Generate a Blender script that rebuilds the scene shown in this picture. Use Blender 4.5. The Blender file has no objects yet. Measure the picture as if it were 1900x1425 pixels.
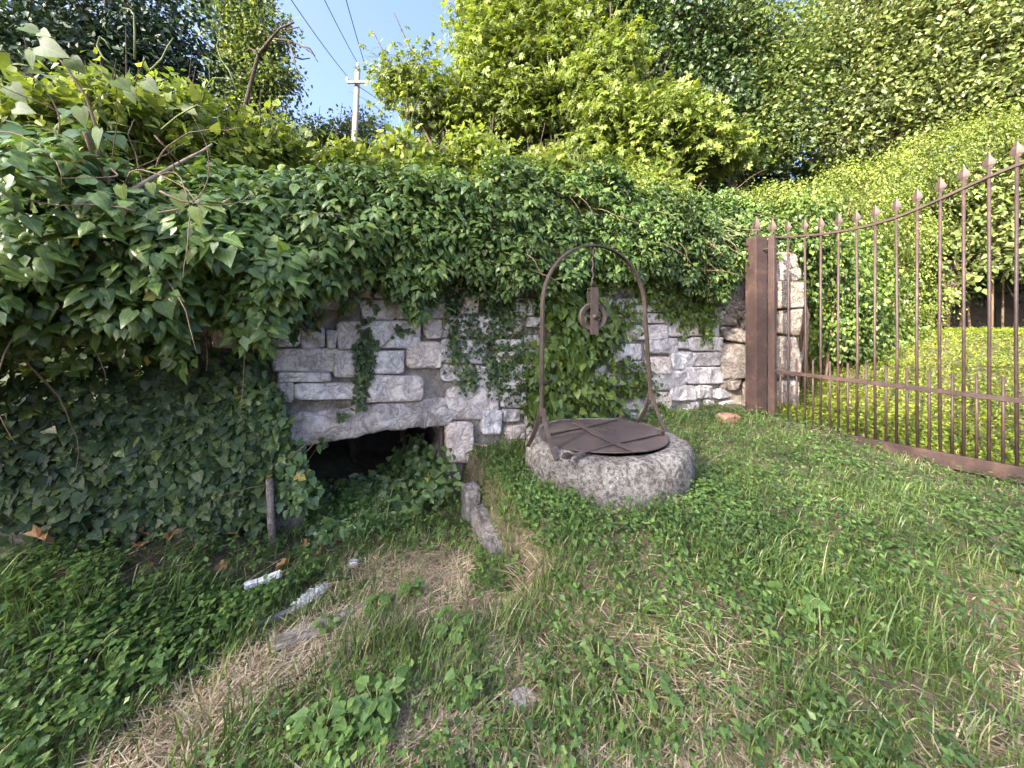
import bpy, math, random
import numpy as np
from mathutils import Vector, Matrix

# ------------------------------------------------------------------ camera, sky, sun
scene = bpy.context.scene
COL = scene.collection
R = math.radians
rng = np.random.default_rng(7)
random.seed(7)

CAM_H = 1.5
FPX = 714.0            # focal length in pixels of a 1900 px wide frame
cam_d = bpy.data.cameras.new('camera')
cam = bpy.data.objects.new('camera', cam_d)
COL.objects.link(cam)
cam.location = (0, 0, CAM_H)
cam.rotation_euler = (R(90), 0, 0)
cam_d.sensor_fit = 'HORIZONTAL'
cam_d.sensor_width = 36.0
cam_d.lens = 36.0 * FPX / 1900.0
cam_d.shift_y = -(712.5 - 600.0) / 1900.0
cam_d.clip_start = 0.05
cam_d.clip_end = 1500
scene.camera = cam

SUN_EL = R(27.0)
SUN_H = Vector((-0.74, -0.67, 0)).normalized()      # horizontal direction towards the sun
to_sun = Vector((SUN_H.x * math.cos(SUN_EL), SUN_H.y * math.cos(SUN_EL), math.sin(SUN_EL)))
world = bpy.data.worlds.new('World')
scene.world = world
world.use_nodes = True
wn = world.node_tree
wn.nodes.clear()
sky = wn.nodes.new('ShaderNodeTexSky')
sky.sky_type = 'NISHITA'
sky.sun_disc = False
sky.sun_elevation = SUN_EL
sky.sun_rotation = math.atan2(to_sun.x, to_sun.y)
sky.altitude = 100
sky.air_density = 0.65
sky.dust_density = 9.0
sky.ozone_density = 3.6
bg = wn.nodes.new('ShaderNodeBackground')
bg.inputs['Strength'].default_value = 0.15
wo = wn.nodes.new('ShaderNodeOutputWorld')
wn.links.new(sky.outputs[0], bg.inputs[0])
wn.links.new(bg.outputs[0], wo.inputs[0])

sun_d = bpy.data.lights.new('sun', 'SUN')
sun_d.energy = 3.8
sun_d.angle = R(0.6)
sun_d.color = (1.0, 0.90, 0.72)
sun = bpy.data.objects.new('sun', sun_d)
COL.objects.link(sun)
sun.rotation_euler = to_sun.to_track_quat('Z', 'Y').to_euler()
sun.location = (-20, -10, 20)

vs = scene.view_settings
vs.view_transform = 'Standard'
vs.look = 'None'
vs.exposure = 2.6
vs.gamma = 1.0
vs.use_curve_mapping = False
scene.cycles.max_bounces = 8
scene.cycles.diffuse_bounces = 4
scene.cycles.glossy_bounces = 3
scene.cycles.transmission_bounces = 5
scene.cycles.transparent_max_bounces = 6
scene.cycles.caustics_reflective = False
scene.cycles.caustics_refractive = False
scene.cycles.use_denoising = True

# ------------------------------------------------------------------ layout helpers
def P(px, py, D):
    return np.array([(px - 950) / FPX * D, D, CAM_H + (600 - py) / FPX * D])

WO = np.array([-0.46, 3.3])          # a point on the foot of the wall face
WU = np.array([0.859, 0.512]); WU /= np.linalg.norm(WU)
WN = np.array([WU[1], -WU[0]])       # outward, towards the camera
Z3 = np.array([0, 0, 1.0])
WU3 = np.array([WU[0], WU[1], 0]); WN3 = np.array([WN[0], WN[1], 0])

def wall_sz(px, py):
    d = np.array([(px - 950) / FPX, 1.0])
    t = WO.dot(WN) / d.dot(WN)
    p = d * t
    return float((p - WO).dot(WU)), float(CAM_H + (600 - py) / FPX * t)

def wall_pt(s, z, off=0.0):
    q = WO + WU * s + WN * off
    return np.array([q[0], q[1], z])

GA = np.array([3.02, 4.8]); GU = np.array([0.387, -0.922]); GU /= np.linalg.norm(GU)   # gate line, running towards the camera
GN = np.array([GU[1], -GU[0]])
def gate_pt(px, py):
    d = np.array([(px - 950) / FPX, 1.0])
    t = GA.dot(GN) / d.dot(GN)
    return np.array([d[0] * t, t, CAM_H + (600 - py) / FPX * t])

def S(t):
    t = np.clip(t, 0, 1)
    return t * t * (3 - 2 * t)

def hash2(i, j, seed=0):
    n = (i.astype(np.int64) * 374761393 + j.astype(np.int64) * 668265263 + seed * 974634777) & 0x7fffffff
    n = ((n ^ (n >> 13)) * 1274126177) & 0x7fffffff
    return ((n ^ (n >> 16)) & 0xffff) / 65535.0

def noise2(x, y, seed=0):
    x = np.asarray(x, float); y = np.asarray(y, float)
    i = np.floor(x); j = np.floor(y)
    fx = S(x - i); fy = S(y - j)
    a = hash2(i, j, seed); b = hash2(i + 1, j, seed); c = hash2(i, j + 1, seed); d = hash2(i + 1, j + 1, seed)
    return (a * (1 - fx) + b * fx) * (1 - fy) + (c * (1 - fx) + d * fx) * fy

def fbm(x, y, seed=0, o=3):
    v = 0; a = 0.5; t = 0
    for k in range(o):
        v = v + a * noise2(x * 2 ** k, y * 2 ** k, seed + k); t += a; a *= 0.5
    return v / t

WELL = np.array([0.715, 2.94])
def gz(x, y, bumps=True):
    x = np.asarray(x, float); y = np.asarray(y, float)
    d = (x + 0.42) * 0.926 + (y - 3.3) * 0.378
    front = S((y - 0.9) / 1.7)
    zt = (0.40 - 0.10 * S((x - 0.9) / 0.8) * (1 - S((y - 3.0) / 1.5)) - 0.04 * S((x - 2) / 2)) * front
    zl = 0.02 + 0.05 * S((2.3 - y) / 1.2) * S((x + 1.6) / 1.0)
    zl = zl + 0.24 * S((-1.35 - x) / 0.9) * S((y - 1.0) / 0.8)
    w = 0.10 + 0.75 * np.maximum(0, 2.25 - y)
    bl = S((d + 0.04 + 0.3 * np.maximum(0, 2.25 - y)) / w)
    z = zl + (np.maximum(zt, zl) - zl) * bl
    e = (x - GA[0]) * 0.922 + (y - GA[1]) * 0.387
    z = z + 0.95 * S((e - 0.6) / 5.5)
    b = -((x - WO[0]) * WN[0] + (y - WO[1]) * WN[1])
    z = z + 0.6 * S((b - 2.3) / 2.0) * S((2.2 - e) / 2.0)
    if bumps:
        z = z + 0.035 * (fbm(x * 1.7 + 3, y * 1.7, 5) - 0.5) + 0.02 * (fbm(x * 7, y * 7, 9, 2) - 0.5)
    return z

def ground_hit(px, py):
    d = np.array([(px - 950) / FPX, 1.0, (600 - py) / FPX])
    t = np.linspace(0.8, 14, 5000)
    pts = np.array([0, 0, CAM_H]) + t[:, None] * d
    h = pts[:, 2] - gz(pts[:, 0], pts[:, 1])
    k = np.argmax(h < 0)
    return pts[k]

# ------------------------------------------------------------------ object helpers
def tag(o, label=None, cat=None, group=None, kind=None):
    if label: o['label'] = label
    if cat: o['category'] = cat
    if group: o['group'] = group
    if kind: o['kind'] = kind
    return o

def empty(name, loc=(0, 0, 0)):
    o = bpy.data.objects.new(name, None)
    COL.objects.link(o)
    o.location = loc
    o.empty_display_size = 0.1
    return o

def link(name, me, mat=None, parent=None):
    o = bpy.data.objects.new(name, me)
    COL.objects.link(o)
    if mat is not None and not me.materials:
        me.materials.append(mat)
    if parent is not None:
        o.parent = parent
        o.matrix_parent_inverse = Matrix.Translation(-Vector(parent.location))
    return o

def mesh_tris(name, v, f, uv=None, smooth=False):
    v = np.ascontiguousarray(v, dtype=np.float32); f = np.ascontiguousarray(f, dtype=np.int32)
    me = bpy.data.meshes.new(name)
    me.vertices.add(len(v)); me.vertices.foreach_set('co', v.ravel())
    k = f.shape[1]
    me.loops.add(f.size); me.loops.foreach_set('vertex_index', f.ravel())
    me.polygons.add(len(f))
    me.polygons.foreach_set('loop_start', np.arange(0, f.size, k, dtype=np.int32))
    me.polygons.foreach_set('loop_total', np.full(len(f), k, dtype=np.int32))
    if smooth:
        me.polygons.foreach_set('use_smooth', np.ones(len(f), dtype=bool))
    me.update(calc_edges=True)
    if uv is not None:
        at = me.attributes.new('luv', 'FLOAT2', 'POINT'); at.data.foreach_set('vector', np.ascontiguousarray(uv, dtype=np.float32).ravel())
    return me

class MB:
    """collects simple shapes for ONE mesh object"""
    def __init__(s): s.v = []; s.f = []; s.sm = []
    def add(s, v, f, smooth=False):
        n = len(s.v); s.v += [tuple(map(float, p)) for p in v]
        s.f += [tuple(i + n for i in q) for q in f]; s.sm += [smooth] * len(f)
    def obox(s, c, ux, uy, uz, sx, sy, sz):
        c = np.array(c, float); ux, uy, uz = [np.array(a, float) for a in (ux, uy, uz)]
        v = [c + ux * sx * a + uy * sy * b + uz * sz * d for a in (-.5, .5) for b in (-.5, .5) for d in (-.5, .5)]
        s.add(v, [(0, 1, 3, 2), (4, 6, 7, 5), (0, 4, 5, 1), (2, 3, 7, 6), (0, 2, 6, 4), (1, 5, 7, 3)])
    def box(s, c, sx, sy, sz): s.obox(c, (1, 0, 0), (0, 1, 0), (0, 0, 1), sx, sy, sz)
    def bar(s, a, b, w, h, up=(0, 0, 1)):
        a = np.array(a, float); b = np.array(b, float); d = b - a; L = np.linalg.norm(d); d /= L
        up = np.array(up, float); x = np.cross(d, up); x /= np.linalg.norm(x); y = np.cross(x, d)
        s.obox((a + b) / 2, x, y, d, w, h, L)
    def tube(s, pts, rad, n=6, cap=True):
        pts = [np.array(p, float) for p in pts]
        if not hasattr(rad, '__len__'): rad = [rad] * len(pts)
        rings = []; prev = None
        for i, p in enumerate(pts):
            d = pts[min(i + 1, len(pts) - 1)] - pts[max(i - 1, 0)]
            d = d / (np.linalg.norm(d) + 1e-9)
            if prev is None:
                a = np.array([0, 0, 1.0]) if abs(d[2]) < .9 else np.array([1.0, 0, 0])
                x = np.cross(a, d)
            else:
                x = prev - d * prev.dot(d)
            x /= np.linalg.norm(x) + 1e-9; prev = x; y = np.cross(d, x)
            rings.append([p + rad[i] * (math.cos(t) * x + math.sin(t) * y) for t in np.linspace(0, 2 * math.pi, n, endpoint=False)])
        v = [q for r in rings for q in r]; f = []
        for i in range(len(pts) - 1):
            for k in range(n):
                f.append((i * n + k, i * n + (k + 1) % n, (i + 1) * n + (k + 1) % n, (i + 1) * n + k))
        if cap:
            f.append(tuple(range(n - 1, -1, -1))); f.append(tuple(range((len(pts) - 1) * n, len(pts) * n)))
        s.add(v, f, True)
    def ribbon(s, pts, w, wdir, t, tdir=None):
        """flat bar following pts: width w along wdir, thickness t across"""
        pts = [np.array(p, float) for p in pts]; wd = np.array(wdir, float); wd /= np.linalg.norm(wd); v = []; f = []
        for i, p in enumerate(pts):
            d = pts[min(i + 1, len(pts) - 1)] - pts[max(i - 1, 0)]; d /= np.linalg.norm(d)
            x = wd - d * wd.dot(d); x /= np.linalg.norm(x); y = np.cross(d, x)
            v += [p + x * w / 2 + y * t / 2, p - x * w / 2 + y * t / 2, p - x * w / 2 - y * t / 2, p + x * w / 2 - y * t / 2]
        n = len(pts)
        for i in range(n - 1):
            for k in range(4):
                f.append((i * 4 + k, i * 4 + (k + 1) % 4, i * 4 + 4 + (k + 1) % 4, i * 4 + 4 + k))
        f.append((3, 2, 1, 0)); f.append(tuple(4 * n - 4 + k for k in range(4)))
        s.add(v, f)
    def build(s, name, mat, parent=None):
        me = bpy.data.meshes.new(name); me.from_pydata(s.v, [], s.f)
        me.polygons.foreach_set('use_smooth', s.sm); me.update()
        return link(name, me, mat, parent)

def bevel(o, w=0.003, seg=2):
    m = o.modifiers.new('bevel', 'BEVEL'); m.width = w; m.segments = seg; m.limit_method = 'ANGLE'
    return o

# ------------------------------------------------------------------ materials
def new_mat(name):
    m = bpy.data.materials.new(name); m.use_nodes = True
    nt = m.node_tree; nt.nodes.clear()
    out = nt.nodes.new('ShaderNodeOutputMaterial')
    return m, nt, out
def nd(nt, t, **kw):
    n = nt.nodes.new(t)
    for k, v in kw.items():
        if k in n.inputs: n.inputs[k].default_value = v
        else: setattr(n, k, v)
    return n
def ramp(nt, fac, stops):
    r = nt.nodes.new('ShaderNodeValToRGB'); e = r.color_ramp.elements
    while len(e) < len(stops): e.new(0.5)
    for k, (p, c) in enumerate(stops):
        e[k].position = p; e[k].color = (*c, 1)
    nt.links.new(fac, r.inputs[0]); return r.outputs[0]
def mixc(nt, fac, a, b, mode='MIX'):
    m = nt.nodes.new('ShaderNodeMix'); m.data_type = 'RGBA'; m.blend_type = mode
    for sock, v in ((m.inputs[0], fac), (m.inputs[6], a), (m.inputs[7], b)):
        if hasattr(v, 'links') or isinstance(v, bpy.types.NodeSocket): nt.links.new(v, sock)
        elif isinstance(v, (int, float)): sock.default_value = v
        else: sock.default_value = (*v, 1)
    return m.outputs[2]

def leaf_mat(name, cols, trans=0.35, rough=0.42, spec=0.4, tint=(1.25, 1.25, 0.55), nscale=1.2, namp=0.5, veins=0.0):
    m, nt, out = new_mat(name)
    g = nd(nt, 'ShaderNodeNewGeometry')
    base = ramp(nt, g.outputs['Random Per Island'], cols)
    tc = nd(nt, 'ShaderNodeTexCoord')
    n = nd(nt, 'ShaderNodeTexNoise', Scale=nscale, Detail=3.0)
    nt.links.new(tc.outputs['Object'], n.inputs['Vector'])
    var = ramp(nt, n.outputs[0], [(0.3, (1 - namp,) * 3), (0.7, (1 + namp * .6, 1 + namp * .55, 1 + namp * .3))])
    base = mixc(nt, 1.0, base, var, 'MULTIPLY')
    n2 = nd(nt, 'ShaderNodeTexNoise', Scale=70.0, Detail=2.0)
    nt.links.new(tc.outputs['Object'], n2.inputs['Vector'])
    base = mixc(nt, 0.35, base, mixc(nt, 1.0, base, ramp(nt, n2.outputs[0], [(.3, (.55, .55, .6)), (.7, (1.5, 1.45, 1.3))]), 'MULTIPLY'))
    if veins:
        at = nd(nt, 'ShaderNodeAttribute', attribute_name='luv'); sx = nd(nt, 'ShaderNodeSeparateXYZ'); nt.links.new(at.outputs['Vector'], sx.inputs[0])
        def math_(op, a, b=None):
            n_ = nd(nt, 'ShaderNodeMath', operation=op)
            for i_, q_ in enumerate((a, b)):
                if q_ is None: continue
                if isinstance(q_, (int, float)): n_.inputs[i_].default_value = q_
                else: nt.links.new(q_, n_.inputs[i_])
            return n_.outputs[0]
        ay = math_('ABSOLUTE', sx.outputs[1])
        mid = math_('LESS_THAN', ay, .018)
        fr = math_('FRACT', math_('MULTIPLY', math_('SUBTRACT', sx.outputs[0], math_('MULTIPLY', ay, .9)), 4.5))
        lat = math_('MULTIPLY', math_('LESS_THAN', fr, .09), .6)
        vm = math_('MULTIPLY', math_('MAXIMUM', mid, lat), veins)
        base = mixc(nt, vm, base, mixc(nt, 1.0, base, (2.3, 1.9, 2.0), 'MULTIPLY'))
    p = nd(nt, 'ShaderNodeBsdfPrincipled', Roughness=rough)
    p.inputs['Specular IOR Level'].default_value = spec
    nt.links.new(base, p.inputs['Base Color'])
    t = nd(nt, 'ShaderNodeBsdfTranslucent')
    nt.links.new(mixc(nt, 1.0, base, tint, 'MULTIPLY'), t.inputs[0])
    ms = nd(nt, 'ShaderNodeMixShader'); ms.inputs[0].default_value = trans
    nt.links.new(p.outputs[0], ms.inputs[1]); nt.links.new(t.outputs[0], ms.inputs[2])
    nt.links.new(ms.outputs[0], out.inputs[0])
    return m

def solid_mat(name, stops, scale=8.0, rough=0.8, bump=0.3, bscale=40.0, metallic=0.0, fine=None, dist=0.02, objrand=0.0, spec=0.3, coord='Object'):
    """noise-coloured opaque surface with relief"""
    m, nt, out = new_mat(name)
    tc = nd(nt, 'ShaderNodeTexCoord')
    n = nd(nt, 'ShaderNodeTexNoise', Scale=scale, Detail=8.0, Roughness=0.65)
    nt.links.new(tc.outputs[coord], n.inputs['Vector'])
    c = ramp(nt, n.outputs[0], stops)
    if fine:
        n3 = nd(nt, 'ShaderNodeTexNoise', Scale=fine[0], Detail=4.0, Roughness=0.7)
        nt.links.new(tc.outputs[coord], n3.inputs['Vector'])
        c = mixc(nt, 1.0, c, ramp(nt, n3.outputs[0], [(fine[1], fine[2]), (fine[3], fine[4])]), 'MULTIPLY')
    if objrand:
        oi = nd(nt, 'ShaderNodeObjectInfo')
        c = mixc(nt, objrand, c, mixc(nt, 1.0, c, ramp(nt, oi.outputs['Random'], [(0, (.62, .6, .62)), (.45, (1., .97, .93)), (.7, (1.12, 1.0, .92)), (1, (1.2, 1.2, 1.25))]), 'MULTIPLY'))
    p = nd(nt, 'ShaderNodeBsdfPrincipled', Roughness=rough, Metallic=metallic)
    p.inputs['Specular IOR Level'].default_value = spec
    nt.links.new(c, p.inputs['Base Color'])
    b1 = nd(nt, 'ShaderNodeTexNoise', Scale=bscale, Detail=8.0, Roughness=0.7)
    nt.links.new(tc.outputs[coord], b1.inputs['Vector'])
    b = nd(nt, 'ShaderNodeBump', Strength=bump, Distance=dist)
    nt.links.new(b1.outputs[0], b.inputs['Height'])
    nt.links.new(b.outputs[0], p.inputs['Normal'])
    nt.links.new(p.outputs[0], out.inputs[0])
    return m

M = {}
M['ivy'] = leaf_mat('ivy_leaf', [(0, (.042, .082, .035)), (.4, (.078, .142, .052)), (.75, (.12, .20, .068)), (.97, (.18, .26, .085)), (1, (.42, .32, .06))], trans=.25, rough=.36, spec=.5, veins=.7)
M['ivy_young'] = leaf_mat('young_ivy_leaf', [(0, (.075, .135, .046)), (.4, (.115, .20, .060)), (.8, (.165, .255, .075)), (1, (.25, .32, .10))], trans=.33, rough=.34, spec=.5, veins=.6)
M['ivy_small'] = leaf_mat('small_ivy_leaf', [(0, (.036, .066, .032)), (.6, (.068, .115, .048)), (.95, (.12, .17, .06)), (1, (.20, .22, .05))], trans=.2, rough=.45, veins=.7)
M['ivy_vine'] = leaf_mat('climbing_vine_leaf', [(0, (.050, .095, .026)), (.5, (.088, .15, .034)), (1, (.17, .235, .05))], trans=.33, veins=.7)
M['shrub'] = leaf_mat('shrub_leaf', [(0, (.07, .115, .03)), (.5, (.125, .19, .042)), (1, (.21, .275, .065))], trans=.4, veins=.5)
M['locust'] = leaf_mat('locust_leaflet', [(0, (.08, .13, .034)), (.5, (.16, .225, .048)), (1, (.28, .325, .075))], trans=.42, rough=.5, tint=(1.15, 1.12, .6), nscale=1.3, namp=.5)
M['dark_tree'] = leaf_mat('shade_dark_evergreen_leaf', [(0, (.014, .032, .022)), (.6, (.026, .055, .034)), (1, (.05, .09, .04))], trans=.15, rough=.5)  # near-black bluish green holds the shade and flare tint on these trees
M['far_tree'] = leaf_mat('far_tree_leaf', [(0, (.06, .10, .035)), (.5, (.11, .165, .045)), (1, (.2, .235, .075))], trans=.4, rough=.5, tint=(1.15, 1.12, .65))
M['broad'] = leaf_mat('broad_tree_leaf', [(0, (.07, .105, .036)), (.5, (.14, .185, .06)), (1, (.24, .27, .11))], trans=.3, rough=.42, tint=(1.15, 1.12, .65))
M['deep_wood'] = leaf_mat('shade_dark_woodland_leaf', [(0, (.02, .04, .018)), (.6, (.035, .065, .026)), (1, (.06, .095, .035))], trans=.2, rough=.5)  # dark greens stand in for the shade among the backing trees
M['clad'] = leaf_mat('tree_ivy_leaf', [(0, (.028, .058, .028)), (.5, (.055, .098, .042)), (1, (.13, .18, .07))], trans=.25, rough=.4)
M['bank'] = leaf_mat('bank_vine_leaf', [(0, (.085, .135, .028)), (.5, (.16, .215, .042)), (1, (.26, .30, .075))], trans=.4, tint=(1.15, 1.12, .6))
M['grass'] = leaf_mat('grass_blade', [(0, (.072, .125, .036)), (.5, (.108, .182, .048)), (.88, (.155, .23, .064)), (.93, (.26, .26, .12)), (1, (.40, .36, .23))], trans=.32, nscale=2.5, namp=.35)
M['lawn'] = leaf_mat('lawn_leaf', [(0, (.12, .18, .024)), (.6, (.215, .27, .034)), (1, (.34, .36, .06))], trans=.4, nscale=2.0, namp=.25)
M['cover'] = leaf_mat('ground_cover_leaf', [(0, (.048, .098, .034)), (.5, (.084, .158, .048)), (1, (.14, .225, .064))], trans=.3, nscale=2.0, namp=.4, veins=.6)
M['straw'] = leaf_mat('dry_straw', [(0, (.16, .115, .075)), (.35, (.30, .23, .155)), (.7, (.46, .385, .28)), (1, (.62, .55, .43))], trans=.15, rough=.7, tint=(1, .9, .7), nscale=3, namp=.35)
M['brown_leaf'] = leaf_mat('dry_brown_leaf', [(0, (.22, .115, .06)), (.5, (.33, .19, .10)), (1, (.44, .28, .16))], trans=.25, rough=.6, tint=(1.2, .9, .6), nscale=20)
M['yellow_leaf'] = leaf_mat('yellow_leaf', [(0, (.55, .36, .02)), (1, (.6, .42, .03))], trans=.3, tint=(1.1, 1, .5))
def rock_mat(name, stops, scale, crack, grain, objrand, dist=.03, bump=1.0, lichen=.5, warm=(1.1, .95, .84), spk=(.34, .71, .5)):
    m, nt, out = new_mat(name); tc = nd(nt, 'ShaderNodeTexCoord'); co = tc.outputs['Object']
    def noise(sc, det=8., ro=.65, di=0.):
        n = nd(nt, 'ShaderNodeTexNoise', Scale=sc, Detail=det, Roughness=ro, Distortion=di); nt.links.new(co, n.inputs['Vector']); return n.outputs[0]
    def mth(op, a, b):
        n = nd(nt, 'ShaderNodeMath', operation=op)
        for k, q in enumerate((a, b)):
            if isinstance(q, (int, float)): n.inputs[k].default_value = q
            else: nt.links.new(q, n.inputs[k])
        return n.outputs[0]
    big = noise(scale); rid = mth('ABSOLUTE', mth('SUBTRACT', noise(crack, 6., .6, .8), .5), 0.); gr = noise(grain, 4., .75); li = noise(scale * .8 + 3, 9., .75)
    c = ramp(nt, big, stops)
    c = mixc(nt, 1.0, c, ramp(nt, rid, [(0, (.55, .53, .54)), (.03, (.88, .86, .86)), (.09, (1.03, 1.02, 1.02))]), 'MULTIPLY')
    c = mixc(nt, 1.0, c, ramp(nt, gr, [(spk[0], (spk[1],) * 3), (spk[2], (1.0, .99, .99)), (.7, (1.15, 1.15, 1.15))]), 'MULTIPLY')
    c = mixc(nt, lichen, c, mixc(nt, 1.0, c, ramp(nt, li, [(.40, (1, 1, 1)), (.52, (.62, .58, .55)), (.60, (.40, .37, .36))]), 'MULTIPLY'))
    if objrand:
        oi = nd(nt, 'ShaderNodeObjectInfo')
        c = mixc(nt, objrand, c, mixc(nt, 1.0, c, ramp(nt, oi.outputs['Random'], [(0, (.84, .82, .83)), (.4, (1., .98, .97)), (.62, warm), (.7, (1.05, 1.03, 1.03)), (1, (1.16, 1.17, 1.22))]), 'MULTIPLY'))
    p = nd(nt, 'ShaderNodeBsdfPrincipled', Roughness=.92); p.inputs['Specular IOR Level'].default_value = .25; nt.links.new(c, p.inputs['Base Color'])
    h = mth('ADD', mth('MULTIPLY', big, .8), mth('ADD', mth('MULTIPLY', mth('MINIMUM', rid, .12), 3.0), mth('MULTIPLY', gr, .35)))
    b = nd(nt, 'ShaderNodeBump', Strength=bump, Distance=dist); nt.links.new(h, b.inputs['Height']); nt.links.new(b.outputs[0], p.inputs['Normal'])
    nt.links.new(p.outputs[0], out.inputs[0]); return m
M['stone'] = rock_mat('limestone', [(.28, (.42, .40, .40)), (.45, (.66, .635, .625)), (.6, (.76, .735, .725)), (.8, (.82, .80, .79))], 6, 9, 60, .75, lichen=.25, bump=.7)
M['pillar_stone'] = rock_mat('rough_conglomerate', [(.28, (.25, .215, .185)), (.45, (.40, .355, .315)), (.65, (.51, .465, .42)), (.8, (.60, .565, .53))], 5, 9, 45, .4, dist=.06)
M['concrete'] = rock_mat('lintel_concrete', [(.28, (.40, .375, .365)), (.5, (.56, .53, .515)), (.75, (.70, .665, .645))], 5, 7, 75, 0, dist=.02, lichen=.75)
M['kerb'] = rock_mat('dark_edge_stone', [(.28, (.12, .12, .122)), (.5, (.22, .217, .215)), (.75, (.36, .352, .345))], 7, 10, 60, .3, dist=.02, lichen=.6)
M['granite'] = rock_mat('well_granite', [(.28, (.26, .252, .25)), (.5, (.39, .38, .375)), (.75, (.52, .51, .50))], 2.6, 70, 36, 0, dist=.014, lichen=.8, spk=(.42, .38, .54))
M['mortar'] = solid_mat('old_mortar', [(.3, (.13, .112, .10)), (.5, (.31, .28, .255)), (.75, (.52, .485, .45))], scale=9, rough=.95, bump=1.0, bscale=38, dist=.04, fine=(90, .3, (.55, .53, .52), .55, (1.05, 1.04, 1.03)))


M['iron'] = solid_mat('rusty_iron', [(.3, (.036, .028, .026)), (.6, (.062, .047, .041)), (.85, (.11, .08, .066))], scale=18, rough=.6, bump=.25, bscale=90, metallic=.25, dist=.004)
M['gate'] = solid_mat('red_oxide_paint', [(.3, (.034, .022, .021)), (.55, (.054, .034, .031)), (.8, (.125, .075, .055))], scale=7, rough=.55, bump=.2, bscale=80, dist=.004, fine=(40, .3, (.7, .68, .68), .55, (1.06, 1.06, 1.06)))
M['lid'] = solid_mat('oxide_sheet_steel', [(.3, (.058, .044, .045)), (.55, (.084, .066, .067)), (.85, (.13, .108, .105))], scale=5, rough=.5, bump=.15, bscale=60, metallic=.1, dist=.004, fine=(50, .3, (.8, .78, .78), .6, (1.1, 1.1, 1.1)))
M['pole'] = solid_mat('pale_concrete_pole', [(.3, (.22, .19, .17)), (.7, (.28, .25, .225))], scale=3, rough=.9, bump=.1, bscale=30)
M['bark'] = solid_mat('bark', [(.3, (.05, .038, .028)), (.7, (.13, .10, .075))], scale=10, rough=.95, bump=.8, bscale=25, dist=.03)
M['vine_stem'] = solid_mat('vine_stem_bark', [(.3, (.13, .085, .055)), (.7, (.27, .19, .13))], scale=12, rough=.9, bump=.4, bscale=60, dist=.005)
M['green_stem'] = solid_mat('green_stem', [(.3, (.10, .13, .045)), (.7, (.20, .22, .09))], scale=12, rough=.7, bump=.1)
M['dead_wood'] = solid_mat('dead_wood', [(.3, (.22, .15, .10)), (.7, (.42, .32, .23))], scale=14, rough=.9, bump=.4, bscale=60, dist=.004)
M['soil'] = solid_mat('soil', [(.25, (.065, .052, .038)), (.5, (.13, .108, .078)), (.7, (.22, .185, .135)), (.9, (.32, .275, .20))], scale=6, rough=1.0, bump=.8, bscale=40, dist=.03, fine=(35, .35, (.55, .6, .45), .6, (1.1, 1.05, 1.0)))
M['dark_wall'] = solid_mat('shade_dark_block_wall', [(.3, (.035, .030, .026)), (.7, (.075, .062, .052))], scale=2, rough=.95, bump=.5, bscale=20)  # shade under the overhanging trees is put into this dark colour
def board_mat():
    m, nt, out = new_mat('weathered_board'); tc = nd(nt, 'ShaderNodeTexCoord'); mp = nd(nt, 'ShaderNodeMapping'); nt.links.new(tc.outputs['Object'], mp.inputs['Vector'])
    mp.inputs['Rotation'].default_value = (0, 0, -math.atan2(.42, .9)); 
    mp2 = nd(nt, 'ShaderNodeMapping'); mp2.inputs['Scale'].default_value = (5, 90, 60); nt.links.new(mp.outputs[0], mp2.inputs['Vector'])
    n = nd(nt, 'ShaderNodeTexNoise', Scale=1.0, Detail=6.0, Roughness=.7); nt.links.new(mp2.outputs[0], n.inputs['Vector'])
    n2 = nd(nt, 'ShaderNodeTexNoise', Scale=22.0, Detail=6.0); nt.links.new(tc.outputs['Object'], n2.inputs['Vector'])
    c = ramp(nt, n.outputs[0], [(.3, (.10, .095, .09)), (.5, (.27, .265, .26)), (.75, (.42, .42, .42))])
    c = mixc(nt, 1.0, c, ramp(nt, n2.outputs[0], [(.35, (.5, .45, .4)), (.6, (1.05, 1.05, 1.05))]), 'MULTIPLY')
    p = nd(nt, 'ShaderNodeBsdfPrincipled', Roughness=.85); nt.links.new(c, p.inputs['Base Color'])
    b = nd(nt, 'ShaderNodeBump', Strength=.8, Distance=.006); nt.links.new(n.outputs[0], b.inputs['Height']); nt.links.new(b.outputs[0], p.inputs['Normal'])
    nt.links.new(p.outputs[0], out.inputs[0]); return m
M['board'] = board_mat()
M['white_board'] = solid_mat('flaking_white_paint', [(.3, (.55, .52, .48)), (.45, (.78, .78, .78)), (.8, (.82, .82, .82))], scale=14, rough=.6, bump=.3, bscale=60, dist=.004)
M['rubble'] = solid_mat('terracotta_rubble', [(.3, (.24, .11, .075)), (.7, (.42, .25, .18))], scale=20, rough=.95, bump=.8, bscale=60)
M['recess'] = solid_mat('dark_recess_stone', [(.3, (.03, .027, .025)), (.7, (.07, .062, .055))], scale=6, rough=.95, bump=.8, bscale=20)  # very dark stone tone lining the opening and the shaft floor
M['wire'] = solid_mat('wire', [(.3, (.08, .08, .085)), (.7, (.12, .12, .13))], rough=.6, bump=0)
M['insulator'] = solid_mat('insulator', [(.3, (.45, .45, .44)), (.7, (.55, .55, .54))], rough=.3, bump=0)
M['lichen_spot'] = M['concrete']
def plastic_mat():
    m, nt, out = new_mat('clear_crumpled_plastic')
    p = nd(nt, 'ShaderNodeBsdfPrincipled', Roughness=.15); p.inputs['Base Color'].default_value = (.75, .77, .8, 1)
    p.inputs['Transmission Weight'].default_value = .0; p.inputs['Alpha'].default_value = .22
    nt.links.new(p.outputs[0], out.inputs[0]); return m
M['plastic'] = plastic_mat()

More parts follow.
